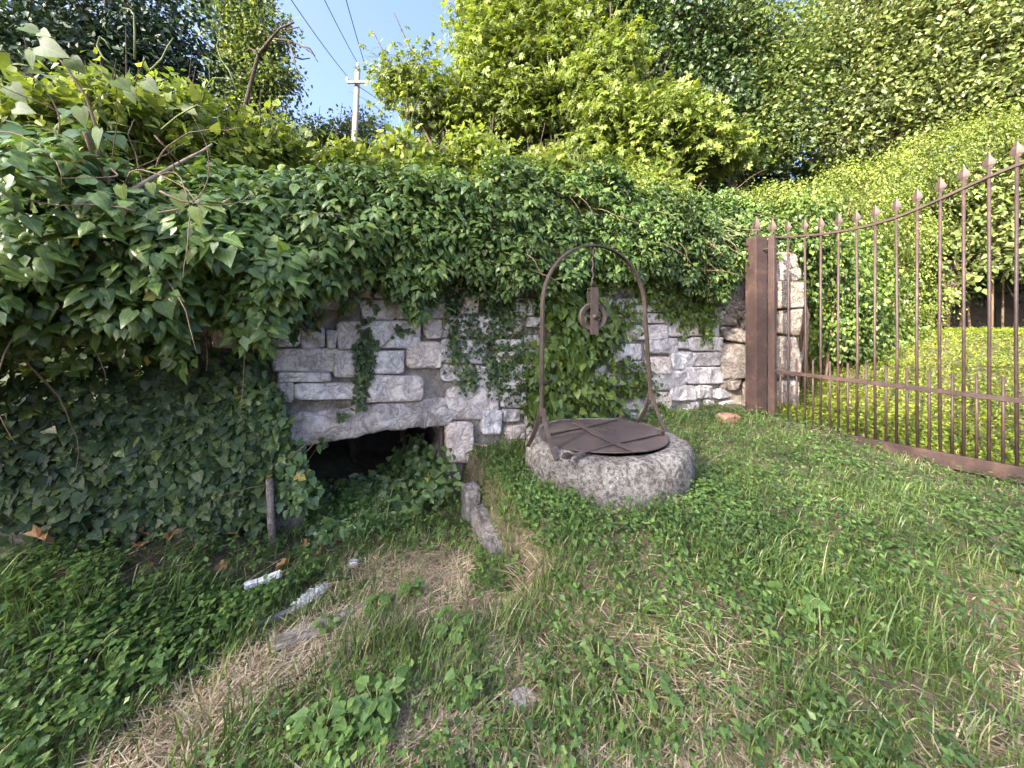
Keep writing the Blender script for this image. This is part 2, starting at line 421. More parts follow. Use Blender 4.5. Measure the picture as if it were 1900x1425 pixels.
# ------------------------------------------------------------------ leaf templates (x = length, y = width, z = upper side)
def mirror(mid, right, tris):
    """mid: midrib points, right: right-hand outline points; tris index mid as ('m',i) and right as ('r',i)"""
    v = list(mid) + list(right) + [(x, -y, z) for x, y, z in right]
    nm, nr = len(mid), len(right); f = []
    for t in tris:
        a = [i if k == 'm' else nm + i for k, i in t]; b = [i if k == 'm' else nm + nr + i for k, i in t]
        f.append(a); f.append(b[::-1])
    return np.array(v, float), np.array(f, int)
m_, r_ = 'm', 'r'
HEART = mirror([(0, 0, 0), (.45, 0, -.02), (1, 0, -.16)], [(-.13, .22, .05), (.06, .43, .07), (.42, .37, .04)],
               [((m_, 0), (r_, 0), (r_, 1)), ((m_, 0), (r_, 1), (m_, 1)), ((m_, 1), (r_, 1), (r_, 2)), ((m_, 1), (r_, 2), (m_, 2))])
LOBED = mirror([(0, 0, 0), (.42, 0, -.02), (1, 0, -.1)], [(-.10, .18, .03), (.10, .52, .05), (.36, .25, .04), (.58, .34, .02)],
               [((m_, 0), (r_, 0), (r_, 1)), ((m_, 0), (r_, 1), (r_, 2)), ((m_, 0), (r_, 2), (m_, 1)), ((m_, 1), (r_, 2), (r_, 3)), ((m_, 1), (r_, 3), (m_, 2))])
OVATE = mirror([(0, 0, 0), (.5, 0, -.02), (1, 0, -.10)], [(.36, .29, .06)],
               [((m_, 0), (r_, 0), (m_, 1)), ((m_, 1), (r_, 0), (m_, 2))])
HEART4 = mirror([(0, 0, 0), (.5, 0, .03), (1, 0, -.16)], [(.06, .29, -.02), (.50, .28, -.03)],
               [((m_, 0), (r_, 0), (m_, 1)), ((m_, 1), (r_, 0), (r_, 1)), ((m_, 1), (r_, 1), (m_, 2))])
CURLED = mirror([(0, 0, 0), (.35, 0, .05), (.70, 0, -.02), (1, 0, -.26)], [(-.06, .16, -.01), (.15, .31, -.06), (.58, .22, -.10)],
               [((m_, 0), (r_, 0), (r_, 1)), ((m_, 0), (r_, 1), (m_, 1)), ((m_, 1), (r_, 1), (r_, 2)), ((m_, 1), (r_, 2), (m_, 2)), ((m_, 2), (r_, 2), (m_, 3))])
LANCE = mirror([(0, 0, 0), (.5, 0, .02), (1, 0, -.15)], [(.40, .14, .05)],
               [((m_, 0), (r_, 0), (m_, 1)), ((m_, 1), (r_, 0), (m_, 2))])
DIAM = (np.array([(0, 0, 0), (.42, .30, .08), (1, 0, -.06), (.42, -.30, .08)], float), np.array([(0, 2, 1), (0, 3, 2)], int))
def frond(pairs=6):
    v = []; f = []
    def leaf(o, d, L, W):
        o = np.array(o, float); d = np.array(d, float); d /= np.linalg.norm(d); y = np.cross((0, 0, 1), d)
        n = len(v)
        v.extend([o, o + d * L * .5 + y * W, o + d * L, o + d * L * .5 - y * W]); f.extend([(n, n + 2, n + 1), (n, n + 3, n + 2)])
    for k in range(pairs):
        x = .15 + .75 * k / (pairs - 1); z = -.28 * x * x
        for sd in (1, -1): leaf((x, 0, z), (.28, sd, -.25), .30 - .08 * abs(x - .5), .075)
    leaf((.92, 0, -.25), (1, 0, -.5), .26, .075)
    return np.array(v, float), np.array(f, int)
FROND = frond(5)
def spray():
    v = []; f = []
    for a, L in ((0, .62), (.75, .55), (-.75, .55), (1.5, .48), (-1.5, .48), (2.4, .36), (-2.4, .36)):
        d = np.array([math.cos(a), math.sin(a), -.22]); y = np.array([-math.sin(a), math.cos(a), 0]); o = np.array([.25, 0, 0]) + d * .05; n = len(v)
        v.extend([o, o + d * L * .45 + y * L * .27 + (0, 0, .05), o + d * L, o + d * L * .45 - y * L * .27 + (0, 0, .05)]); f.extend([(n, n + 2, n + 1), (n, n + 3, n + 2)])
    return np.array(v, float), np.array(f, int)
SPRAY = spray()

def unit(a): return a / (np.linalg.norm(a, axis=-1, keepdims=True) + 1e-9)
def frames(x, n):
    x = unit(x); z = unit(n - x * np.sum(n * x, -1, keepdims=True)); y = np.cross(z, x)
    return x, y, z
def leaf_arrays(tmpl, pos, xd, nr, sc, wid=None):
    tv, tf = tmpl; x, y, z = frames(xd, nr); N = len(pos)
    wid = np.ones(N) if wid is None else wid
    sc = np.asarray(sc)
    v = pos[:, None, :] + sc[:, None, None] * (tv[None, :, 0:1] * x[:, None, :] + (tv[None, :, 1:2] * wid[:, None, None]) * y[:, None, :] + tv[None, :, 2:3] * z[:, None, :])
    f = tf[None] + (np.arange(N) * len(tv))[:, None, None]
    return v.reshape(-1, 3), f.reshape(-1, 3), np.tile(tv[:, :2], (N, 1))
def join_arrays(parts):
    vs_, fs_, us_, n = [], [], [], 0
    for v, f, u in parts:
        vs_.append(v); fs_.append(f + n); us_.append(u); n += len(v)
    return np.concatenate(vs_), np.concatenate(fs_), np.concatenate(us_)
def rnd3(n): return unit(rng.normal(size=(n, 3)))

LEAF_MESH = {}
def leaf_mesh(key, tmpl, mat):
    if key not in LEAF_MESH:
        me = mesh_tris(key, tmpl[0], tmpl[1], tmpl[0][:, :2], True); me.materials.append(mat); LEAF_MESH[key] = me
    return LEAF_MESH[key]
def foliage(parent, tmpls, pos, xd, nr, sc, mat, nbig=0, name='foliage'):
    """a plant's leaves: the nbig that show largest become parts of their own, the rest one mass"""
    N = len(pos)
    which = rng.integers(0, len(tmpls), N)
    big = np.zeros(N, bool)
    if nbig:
        D = np.maximum(pos[:, 1], .3)
        px = 950 + FPX * pos[:, 0] / D; py = 600 - FPX * (pos[:, 2] - CAM_H) / D
        vis = sc / np.linalg.norm(pos - np.array([0, 0, CAM_H]), axis=1)
        face = np.abs(np.sum(unit(pos - np.array([0, 0, CAM_H])) * unit(nr), -1))
        score = vis * (.4 + face); score[(px < -20) | (px > 1920) | (py < -20) | (py > 1445)] = 0
        # prefer leaves in front of their neighbours: cheap depth bins
        cell = (np.floor(px / 30).astype(int)) * 1000 + np.floor(py / 30).astype(int)
        order = np.argsort(D); seen = {}; front = np.zeros(N, bool)
        for i in order:
            c = int(cell[i])
            if seen.get(c, 0) < 2: front[i] = True; seen[c] = seen.get(c, 0) + 1
        score = score * front
        idx = np.argsort(-score)[:nbig]; idx = idx[score[idx] > 0]
        big[idx] = True
        x, y, z = frames(xd, nr)
        for i in idx:
            me = leaf_mesh(mat.name + '_' + str(which[i]), tmpls[which[i]], mat)
            o = bpy.data.objects.new('leaf', me); COL.objects.link(o)
            m = Matrix.Identity(4); s = sc[i]
            for a in range(3):
                m[a][0] = x[i][a] * s; m[a][1] = y[i][a] * s; m[a][2] = z[i][a] * s; m[a][3] = pos[i][a]
            o.parent = parent; o.matrix_parent_inverse = Matrix.Translation(-Vector(parent.location)); o.matrix_basis = m
    parts = []
    for k, t in enumerate(tmpls):
        q = (which == k) & ~big
        if q.any(): parts.append(leaf_arrays(t, pos[q], xd[q], nr[q], sc[q]))
    v, f, u = join_arrays(parts)
    o = link(name, mesh_tris(name, v, f, u, True), mat, parent)
    o['kind'] = 'stuff'
    return o

# ------------------------------------------------------------------ ground
def make_ground():
    xs = np.concatenate([[-220, -120, -60, -35, -22, -15, -11, -8.5, -7, -6, -5, -4.2], np.arange(-3.6, 6.01, .06), np.arange(6.2, 14, .4), [15, 17, 20, 25, 35, 60, 120, 220]])
    ys = np.concatenate([[-60, -30, -15, -8, -4, -2, -1, -.4], np.arange(0, 7.01, .06), np.arange(7.2, 16, .4), [17, 19, 22, 27, 35, 50, 80, 140, 260]])
    X, Y = np.meshgrid(xs, ys, indexing='ij'); Zg = gz(X, Y)
    v = np.stack([X, Y, Zg], -1).reshape(-1, 3); nx, ny = len(xs), len(ys)
    i, j = np.meshgrid(np.arange(nx - 1), np.arange(ny - 1), indexing='ij'); a = (i * ny + j).ravel()
    f = np.stack([a, a + ny, a + ny + 1, a + 1], -1)
    o = link('ground', mesh_tris('ground', v, f, smooth=True), M['soil']); tag(o, 'uneven soil ground under grass, straw and weeds', kind='structure')
make_ground()

# ------------------------------------------------------------------ stone wall
def rounded_stone(corners, depth, proud, nrm, seed, nu=14, nv=10, rough=.026):
    """corners: 4 points (bl, br, tr, tl) on the wall face; returns mesh of one stone bulging along nrm"""
    r = np.random.default_rng(seed)
    c = [np.array(p, float) for p in corners]
    cen = sum(c) / 4
    w = np.linalg.norm(c[1] - c[0]); h = np.linalg.norm(c[3] - c[0]); m = min(w, h)
    def face(u, v):
        return (c[0] * (1 - u) + c[1] * u) * (1 - v) + (c[3] * (1 - u) + c[2] * u) * v
    us = np.concatenate([[0, .03], np.linspace(.09, .91, nu - 3), [.97, 1]]); vv = np.concatenate([[0, .045], np.linspace(.13, .87, nv - 3), [.955, 1]])
    verts = []; faces = []
    ph = r.uniform(0, 50, 3)
    tilt = r.normal(0, .12, 2); cr = r.uniform(.0, .26, 4)
    for i, u in enumerate(us):
        for j, v in enumerate(vv):
            p = face(u, v)
            eu = abs(2 * u - 1); ev = abs(2 * v - 1)
            # round the corners in the plane
            q = (max(eu - .70, 0) / .30) ** 2 * (max(ev - .6, 0) / .4) ** 2
            p = p + (cen - p) * cr[(u > .5) + 2 * (v > .5)] * q
            # wavy outline
            nz = float(fbm(np.array(p[0] * 9 + p[1] * 5 + ph[0]), np.array(p[2] * 9 + ph[1]), seed % 97, 4)) - .5
            nz2 = float(fbm(np.array(p[0] * 23 + p[1] * 13 + ph[1]), np.array(p[2] * 23 + ph[2]), seed % 91, 2)) - .5
            edge = max(eu, ev)
            p = p + (cen - p) * (nz * .13 + nz2 * .06 - .035)
            fall = 1 - (max(0, edge - .91) / .09) ** 2.0
            off = proud * fall + rough * (nz * 2.2 + nz2 * 1.3 - 1.2 * abs(nz2)) * (.4 + .6 * fall) + (u - .5) * tilt[0] * m * .5 + (v - .5) * tilt[1] * m * .6
            verts.append(p + nrm * off)
    NU, NV = len(us), len(vv)
    for i in range(NU - 1):
        for j in range(NV - 1):
            a = i * NV + j; faces.append((a, a + NV, a + NV + 1, a + 1))
    ring = [i * NV for i in range(NU)] + [(NU - 1) * NV + j for j in range(1, NV)] + [i * NV + NV - 1 for i in range(NU - 2, -1, -1)] + [j for j in range(NV - 2, 0, -1)]
    n0 = len(verts)
    for k in ring: verts.append(verts[k] + (cen - verts[k]) * .06 - nrm * (depth))
    L = len(ring)
    for k in range(L):
        a, b = ring[k], ring[(k + 1) % L]; faces.append((b, a, n0 + k, n0 + (k + 1) % L))
    faces.append(tuple(n0 + k for k in range(L - 1, -1, -1)))
    me = bpy.data.meshes.new('stone'); me.from_pydata([tuple(p) for p in verts], [], faces)
    me.polygons.foreach_set('use_smooth', [True] * len(faces)); me.update()
    return me

OPEN_S = (-1.16, -.085); OPEN_Z = .69
def make_wall():
    root = empty('stone_wall', tuple(wall_pt(1.5, .2)))
    tag(root, 'rough pale limestone garden wall behind the well, with a low dark opening', 'wall')
    # mortar core with the opening left out
    ss = np.arange(-5.0, 4.35, .07); zs = np.arange(-.3, 2.36, .07)
    ok = lambda s, z: not (OPEN_S[0] < s < OPEN_S[1] and z < OPEN_Z)
    idx = {}; v = []; f = []
    def vid(i, j):
        if (i, j) not in idx:
            s, z = ss[i], zs[j]
            o = .03 * (float(fbm(np.array(s * 6), np.array(z * 6), 3)) - .5) - .034
            idx[(i, j)] = len(v); v.append(tuple(wall_pt(s + .012 * math.sin(z * 31), z + .02 * math.sin(s * 17) + .012 * math.sin(s * 43), o)))
        return idx[(i, j)]
    for i in range(len(ss) - 1):
        for j in range(len(zs) - 1):
            if ok((ss[i] + ss[i + 1]) / 2, (zs[j] + zs[j + 1]) / 2):
                f.append((vid(i, j), vid(i + 1, j), vid(i + 1, j + 1), vid(i, j + 1)))
    me = bpy.data.meshes.new('mortar_core'); me.from_pydata(v, [], f); me.polygons.foreach_set('use_smooth', [True] * len(f)); me.update()
    o = link('mortar_core', me, M['mortar'], root)
    md = o.modifiers.new('solid', 'SOLIDIFY'); md.thickness = .38; md.offset = -1
    # measured stones (pixel rectangles of the photograph, carried onto the wall plane)
    rects = []
    def Zm(ox, oy, sc, lst):
        for x0, y0, x1, y1 in lst: rects.append((ox + x0 / sc, oy + y0 / sc, ox + x1 / sc, oy + y1 / sc))
    Zm(480, 480, 3.5625, [(660, 170, 985, 262), (992, 150, 1190, 250), (680, 272, 903, 402), (915, 255, 1240, 402), (1305, 245, 1455, 365),
        (100, 440, 270, 575), (276, 455, 440, 590), (446, 470, 515, 590), (522, 420, 712, 600), (720, 408, 1075, 600), (1085, 400, 1210, 530),
        (85, 595, 522, 748), (492, 608, 700, 780), (706, 606, 960, 762), (975, 545, 1205, 725), (130, 752, 478, 812), (240, 818, 690, 925),
        (90, 820, 228, 945), (710, 772, 1085, 945), (1215, 370, 1440, 520), (1445, 380, 1580, 520), (1210, 528, 1505, 695), (1215, 705, 1425, 815),
        (1432, 710, 1545, 848), (1250, 835, 1590, 1060), (1245, 1075, 1415, 1345)])
    Zm(780, 480, 3.75, [(190, 195, 360, 250), (530, 180, 640, 270), (650, 175, 780, 268), (650, 275, 785, 400), (790, 312, 900, 385), (510, 560, 700, 635), (705, 532, 850, 625),
        (515, 642, 745, 720), (752, 630, 860, 700), (560, 925, 730, 1035), (580, 1045, 690, 1130), (425, 1060, 560, 1220), (425, 385, 520, 540), (560, 400, 700, 520), (550, 730, 700, 900), (710, 720, 850, 880)])
    Zm(1060, 440, 4.453, [(215, 380, 370, 468), (240, 485, 330, 570), (365, 512, 620, 625), (0, 545, 150, 645), (0, 652, 160, 775), (330, 640, 482, 755), (488, 640, 610, 715),
        (616, 637, 790, 712), (505, 725, 780, 850), (786, 680, 858, 820), (862, 672, 943, 820), (948, 690, 1070, 818), (1110, 730, 1222, 822), (370, 772, 500, 868),
        (620, 835, 875, 965), (882, 862, 960, 920), (964, 828, 1242, 940), (390, 882, 575, 1022), (262, 900, 385, 1048), (637, 985, 815, 1135), (822, 948, 1000, 1092), (1006, 952, 1225, 1062),
        (472, 1032, 610, 1118), (650, 1105, 950, 1262), (940, 1078, 1250, 1212), (830, 1225, 1030, 1345), (1036, 1222, 1150, 1330), (420, 1340, 600, 1430), (300, 1122, 400, 1230), (410, 1128, 600, 1250),
        (580, 282, 700, 325), (860, 500, 970, 570), (570, 392, 630, 470), (640, 400, 840, 500), (190, 290, 480, 370), (640, 520, 850, 620), (300, 800, 362, 890), (0, 790, 250, 900), (0, 910, 255, 1040), (0, 1050, 290, 1200), (0, 1210, 290, 1340), (620, 1280, 820, 1420), (1075, 715, 1104, 820), (980, 560, 1130, 680)])
    quads = []; rj = np.random.default_rng(17)
    for x0, y0, x1, y1 in rects:
        g_ = -.1; x0 += g_; x1 -= g_; y0 += g_; y1 -= g_
        q = [wall_sz(x0, y1), wall_sz(x1, y1), wall_sz(x1, y0), wall_sz(x0, y0)]
        quads.append([(a + rj.normal(0, .007), b + rj.normal(0, .005)) for a, b in q])
    boxes = [(min(a[0] for a in q), max(a[0] for a in q), min(a[1] for a in q), max(a[1] for a in q)) for q in quads]
    # hidden or unmeasured stretches: fill with coursed stones that do not touch the measured ones
    r = np.random.default_rng(11)
    tries = 0
    for size in (.34, .24, .16, .10):
        for k in range(900):
            w = size * r.uniform(.8, 1.5); h = min(size * r.uniform(.45, .8), .24)
            s0 = r.uniform(-1.75, 4.2 - w); z0 = r.uniform(.1, 2.25 - h)
            if OPEN_S[0] - .05 < s0 + w and s0 < OPEN_S[1] + .03 and z0 < .92: continue
            if any(s0 < b[1] + .012 and s0 + w > b[0] - .012 and z0 < b[3] + .012 and z0 + h > b[2] - .012 for b in boxes): continue
            j = lambda: r.normal(0, .008)
            quads.append([(s0 + j(), z0 + j()), (s0 + w + j(), z0 + j()), (s0 + w + j(), z0 + h + j()), (s0 + j(), z0 + h + j())])
            boxes.append((s0, s0 + w, z0, z0 + h))
    for k, q in enumerate(quads):
        pr = r.uniform(.014, .044)
        me = rounded_stone([wall_pt(s, z) for s, z in q], .08, pr, WN3, 100 + k)
        link('stone', me, M['stone'], root)
    # lintel: long rough beam over the opening
    v = []; f = []; n = 46
    prof = [(.66, -.30), (.655, -.10), (.655, .0), (.665, .016), (.70, .022), (.74, .020), (.78, .018), (.82, .012), (.85, .004), (.875, -.02), (.875, -.30)]
    for i in range(n):
        s = OPEN_S[0] - .10 + (OPEN_S[1] - OPEN_S[0] + .13) * i / (n - 1)
        for k, (z, o) in enumerate(prof):
            a = float(fbm(np.array(s * 11 + 3), np.array(z * 14. + o * 9), 21, 4)) - .5; a2 = float(fbm(np.array(s * 30 + 3), np.array(z * 30. + o * 9), 22, 2)) - .5
            v.append(tuple(wall_pt(s, z + (a * .06 + a2 * .025) * (1 if k < 5 else .6) + .008 * math.sin(s * 7), o + a * .035 + a2 * .012)))
    m = len(prof)
    for i in range(n - 1):
        for k in range(m - 1): f.append((i * m + k, (i + 1) * m + k, (i + 1) * m + k + 1, i * m + k + 1))
    f.append(tuple(range(m))); f.append(tuple((n - 1) * m + k for k in range(m - 1, -1, -1)))
    me = bpy.data.meshes.new('lintel'); me.from_pydata(v, [], f); me.polygons.foreach_set('use_smooth', [True] * len(f)); me.update()
    link('lintel', me, M['concrete'], root)['label'] = 'crumbling grey lintel over the dark opening'
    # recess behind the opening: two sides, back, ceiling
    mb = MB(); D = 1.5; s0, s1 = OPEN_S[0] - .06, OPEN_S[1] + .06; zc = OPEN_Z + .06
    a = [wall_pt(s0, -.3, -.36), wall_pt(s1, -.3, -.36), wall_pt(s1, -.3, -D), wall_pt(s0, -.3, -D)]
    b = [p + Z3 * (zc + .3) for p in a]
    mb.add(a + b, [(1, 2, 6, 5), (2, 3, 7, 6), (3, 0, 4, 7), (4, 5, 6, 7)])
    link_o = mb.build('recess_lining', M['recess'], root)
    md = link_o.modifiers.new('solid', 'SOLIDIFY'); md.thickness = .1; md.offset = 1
    return root
wall = make_wall()

def make_pillar():
    root = empty('stone_pillar', (3.3, 5.4, .3)); tag(root, 'massive rough boulder pillar at the wall end behind the red gate post', 'pillar')
    pn = unit(np.array([-.25, -1, 0])); pu = np.array([-pn[1], pn[0], 0])
    pc = np.array([3.35, 5.2, 0])
    def hit(px, py):
        d = np.array([(px - 950) / FPX, 1.0, (600 - py) / FPX]); t = pc.dot(pn) / d[:2].dot(pn[:2])
        return np.array([0, 0, CAM_H]) + d * t
    R_ = [(115, 285, 400, 470), (55, 478, 300, 678), (305, 478, 440, 640), (58, 685, 240, 765), (195, 665, 275, 728), (280, 680, 420, 815), (120, 772, 285, 860), (125, 866, 415, 1085), (420, 820, 612, 1090),
          (425, 645, 625, 812), (445, 500, 640, 640), (255, 1095, 425, 1265), (432, 1097, 610, 1290), (130, 1075, 250, 1150), (410, 300, 600, 480)]
    for k, (x0, y0, x1, y1) in enumerate(R_):
        X0, X1 = 1300 + x0 / 3.39, 1300 + x1 / 3.39; Y0, Y1 = 380 + y0 / 3.39, 380 + y1 / 3.39
        jp = np.random.default_rng(900 + k); J = lambda: pu * jp.normal(0, .035) + Z3 * jp.normal(0, .03)
        me = rounded_stone([hit(X0, Y1) + J(), hit(X1, Y1) + J(), hit(X1, Y0) + J(), hit(X0, Y0) + J()], .45, jp.uniform(.03, .13), pn, 700 + k, 10, 8, rough=.06)
        link('boulder', me, M['pillar_stone'], root)
    mb = MB(); a = hit(1337, 770); b = hit(1480, 770)
    c = (a + b) / 2 - pn * .45; mb.obox((c[0], c[1], 1.1), pu, -pn, (0, 0, 1), np.linalg.norm(b - a), .7, 2.5)
    mb.build('mortar_core', M['mortar'], root)
    for k, (x0, y0, x1, y1) in enumerate([(612, 845, 690, 935), (615, 938, 720, 1005), (612, 1010, 700, 1090)]):
        X0, X1 = 1300 + x0 / 3.39, 1300 + x1 / 3.39; Y0, Y1 = 380 + y0 / 3.39, 380 + y1 / 3.39
        me = rounded_stone([hit(X0, Y1) - pn * .35, hit(X1, Y1) - pn * .35, hit(X1, Y0) - pn * .35, hit(X0, Y0) - pn * .35], .3, .06, pn, 740 + k, rough=.04)
        link('stone', me, M['pillar_stone'], root)
make_pillar()

# ------------------------------------------------------------------ well
RT = .645
def make_well():
    root = empty('stone_well', (WELL[0], WELL[1], .35))
    tag(root, 'low round speckled stone well ring with an iron hoop arch standing in the grass', 'well')
    prof = [(.40, .05), (.40, .52), (.41, .60), (.43, .636), (.46, RT - .003), (.50, RT - .001), (.54, RT - .004), (.570, .634), (.590, .612), (.602, .575), (.607, .52), (.609, .45), (.607, .38), (.603, .30), (.598, .22), (.59, .1)]
    n = 96; v = []; f = []; m = len(prof)
    for i in range(n):
        t = 2 * math.pi * i / n
        for k, (r, z) in enumerate(prof):
            w = float(fbm(np.array(4 + 3 * math.cos(t) + k * .15), np.array(4 + 3 * math.sin(t) + z * 2), 31)) - .5
            w2 = float(fbm(np.array(20 + 13 * math.cos(t) + k), np.array(20 + 13 * math.sin(t)), 37, 2)) - .5
            rr = r + (w * .04 + w2 * .026) * (1 if k > 3 else .3)
            v.append((WELL[0] + rr * math.cos(t), WELL[1] + rr * math.sin(t), z + (w * .022 + w2 * .008) * (1 if k > 1 else 0)))
    for i in range(n):
        for k in range(m - 1):
            a = i * m + k; b = ((i + 1) % n) * m + k; f.append((a, a + 1, b + 1, b))
    me = bpy.data.meshes.new('stone_ring'); me.from_pydata(v, [], f); me.polygons.foreach_set('use_smooth', [True] * len(f)); me.update()
    link('stone_ring', me, M['granite'], root)
    # well shaft floor so that the gap under the lid is dark and closed
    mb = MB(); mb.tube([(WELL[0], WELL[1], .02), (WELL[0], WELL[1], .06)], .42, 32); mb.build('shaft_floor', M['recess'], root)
    # iron arch, parallel to the wall
    ac = np.array([WELL[0], WELL[1], 0]) - WU3 * .075
    hw = .515; zs_ = 1.60; zt = 2.085
    pts = []
    lean = -.02
    for z in np.linspace(.86, zs_, 8): pts.append(ac - WU3 * (hw + .01 * (zs_ - z)) + Z3 * z)
    for t in np.linspace(180, 0, 28)[1:-1]:
        pts.append(ac + WU3 * hw * math.cos(R(t)) + Z3 * (zs_ + (zt - zs_) * math.sin(R(t)) ** .95))
    for z in np.linspace(zs_, .86, 8): pts.append(ac + WU3 * (hw + .075 * (zs_ - z) / .74) + Z3 * z)
    mb = MB(); mb.ribbon(pts, .034, WN3, .016); bevel(mb.build('arch', M['iron'], root), .002)
    for sd, fo in ((0, pts[0]), (1, pts[-1])):
        for k in (1, -1):
            q = []
            for t in np.linspace(0, 1, 8):
                q.append(fo + WN3 * k * (.016 + .15 * t ** 1.7) + WU3 * (0.004 * k) + Z3 * (.06 * (1 - t) - (fo[2] - RT + .03) * t))
            mb = MB(); mb.ribbon(q, .030, WN3 * .4 + WU3, .014); bevel(mb.build('foot', M['iron'], root), .002)
        mb = MB(); zc = 1.10 if sd == 0 else 1.06
        p = fo + Z3 * (zc - fo[2]) + WU3 * (.006 if sd == 0 else -.02); mb.obox(p, WU3, WN3, Z3, .03, .05, .022); mb.build('collar', M['iron'], root)
        if sd == 0:
            mb = MB(); mb.tube([p + WU3 * a + WN3 * b + Z3 * c for a, b, c in ((.0, .0, 0), (.05, 0, .0), (.075, .0, .012), (.082, 0, .04))], .007, 6); mb.build('hook', M['iron'], root)
    # ring bolts that hold the lid straps
    return root, ac, zt
well, ARC, ARZ = make_well()

def make_lid():
    c = np.array([WELL[0] - .035, WELL[1] - .005, RT + .012]); root = empty('well_cover', tuple(c))
    tag(root, 'round brown sheet steel lid with flat strap bars lying on the well', 'lid')
    n = 64; r = .475; v = []; f = []
    tilt = lambda x, y: .006 * math.sin(3 * math.atan2(y, x)) * math.hypot(x, y) / r + .008 * (-(x * WN3[0] + y * WN3[1]) / r) * -1
    for zz in (0, .006):
        v.append((c[0], c[1], c[2] + zz + .004))
        for rr in (.25, r):
            for i in range(n):
                t = 2 * math.pi * i / n; x, y = rr * math.cos(t), rr * math.sin(t); v.append((c[0] + x, c[1] + y, c[2] + zz + tilt(x, y)))
    B = 1 + 2 * n
    for q, s in ((0, -1), (B, 1)):
        for i in range(n):
            j = (i + 1) % n
            f.append((q, q + 1 + i, q + 1 + j)[::s]); f.append((q + 1 + i, q + 1 + n + i, q + 1 + n + j, q + 1 + j)[::s])
    for i in range(n):
        j = (i + 1) % n; f.append((1 + n + i, 1 + n + j, B + 1 + n + j, B + 1 + n + i))
    me = bpy.data.meshes.new('plate'); me.from_pydata(v, [], f); me.polygons.foreach_set('use_smooth', [True] * len(f)); me.update()
    o = link('plate', me, M['lid'], root); o.modifiers.new('es', 'EDGE_SPLIT')
    # straps: measured ends in the picture, on the lid plane
    def on(px, py, h=.0):
        z = c[2] + .014 + h; t = (z - CAM_H) / ((600 - py) / FPX); return np.array([(px - 950) / FPX * t, t, z])
    s1 = [on(1048, 848, .003), on(1140, 822, .008), on(1228, 803, .006)]
    s2 = [on(1066, 783, .012), on(1130, 817, .014), on(1182, 838, .022)]
    s3 = [on(1010, 806, .004), on(1085, 791, .008), on(1156, 774, .004)]
    for q, w in ((s1, .030), (s2, .048), (s3, .026)):
        mb = MB(); mb.ribbon(q, w, np.cross(unit(q[-1] - q[0]), Z3), .007); bevel(mb.build('strap', M['lid'], root), .0015)
    for px, py in ((1052, 846), (1226, 803), (1155, 773)):
        p = on(px, py, .012); mb = MB(); mb.obox(p, WU3, WN3, Z3, .045, .035, .03); mb.tube([p - WU3 * .035, p + WU3 * .035], .011, 8); bevel(mb.build('hinge_lug', M['iron'], root), .003)
    # twist of old wire on the plate
    r2 = np.random.default_rng(3); p0 = on(1112, 800, .015); q = []
    for t in np.linspace(0, 1, 30):
        q.append(p0 + WU3 * (.13 * t - .03 + .02 * math.sin(t * 23)) + WN3 * (.10 * t + .03 * math.cos(t * 17)) + Z3 * (.008 + .012 * abs(math.sin(t * 31))))
    mb = MB(); mb.tube(q, .004, 5); mb.build('wire_twist', M['iron'], root)
make_lid()

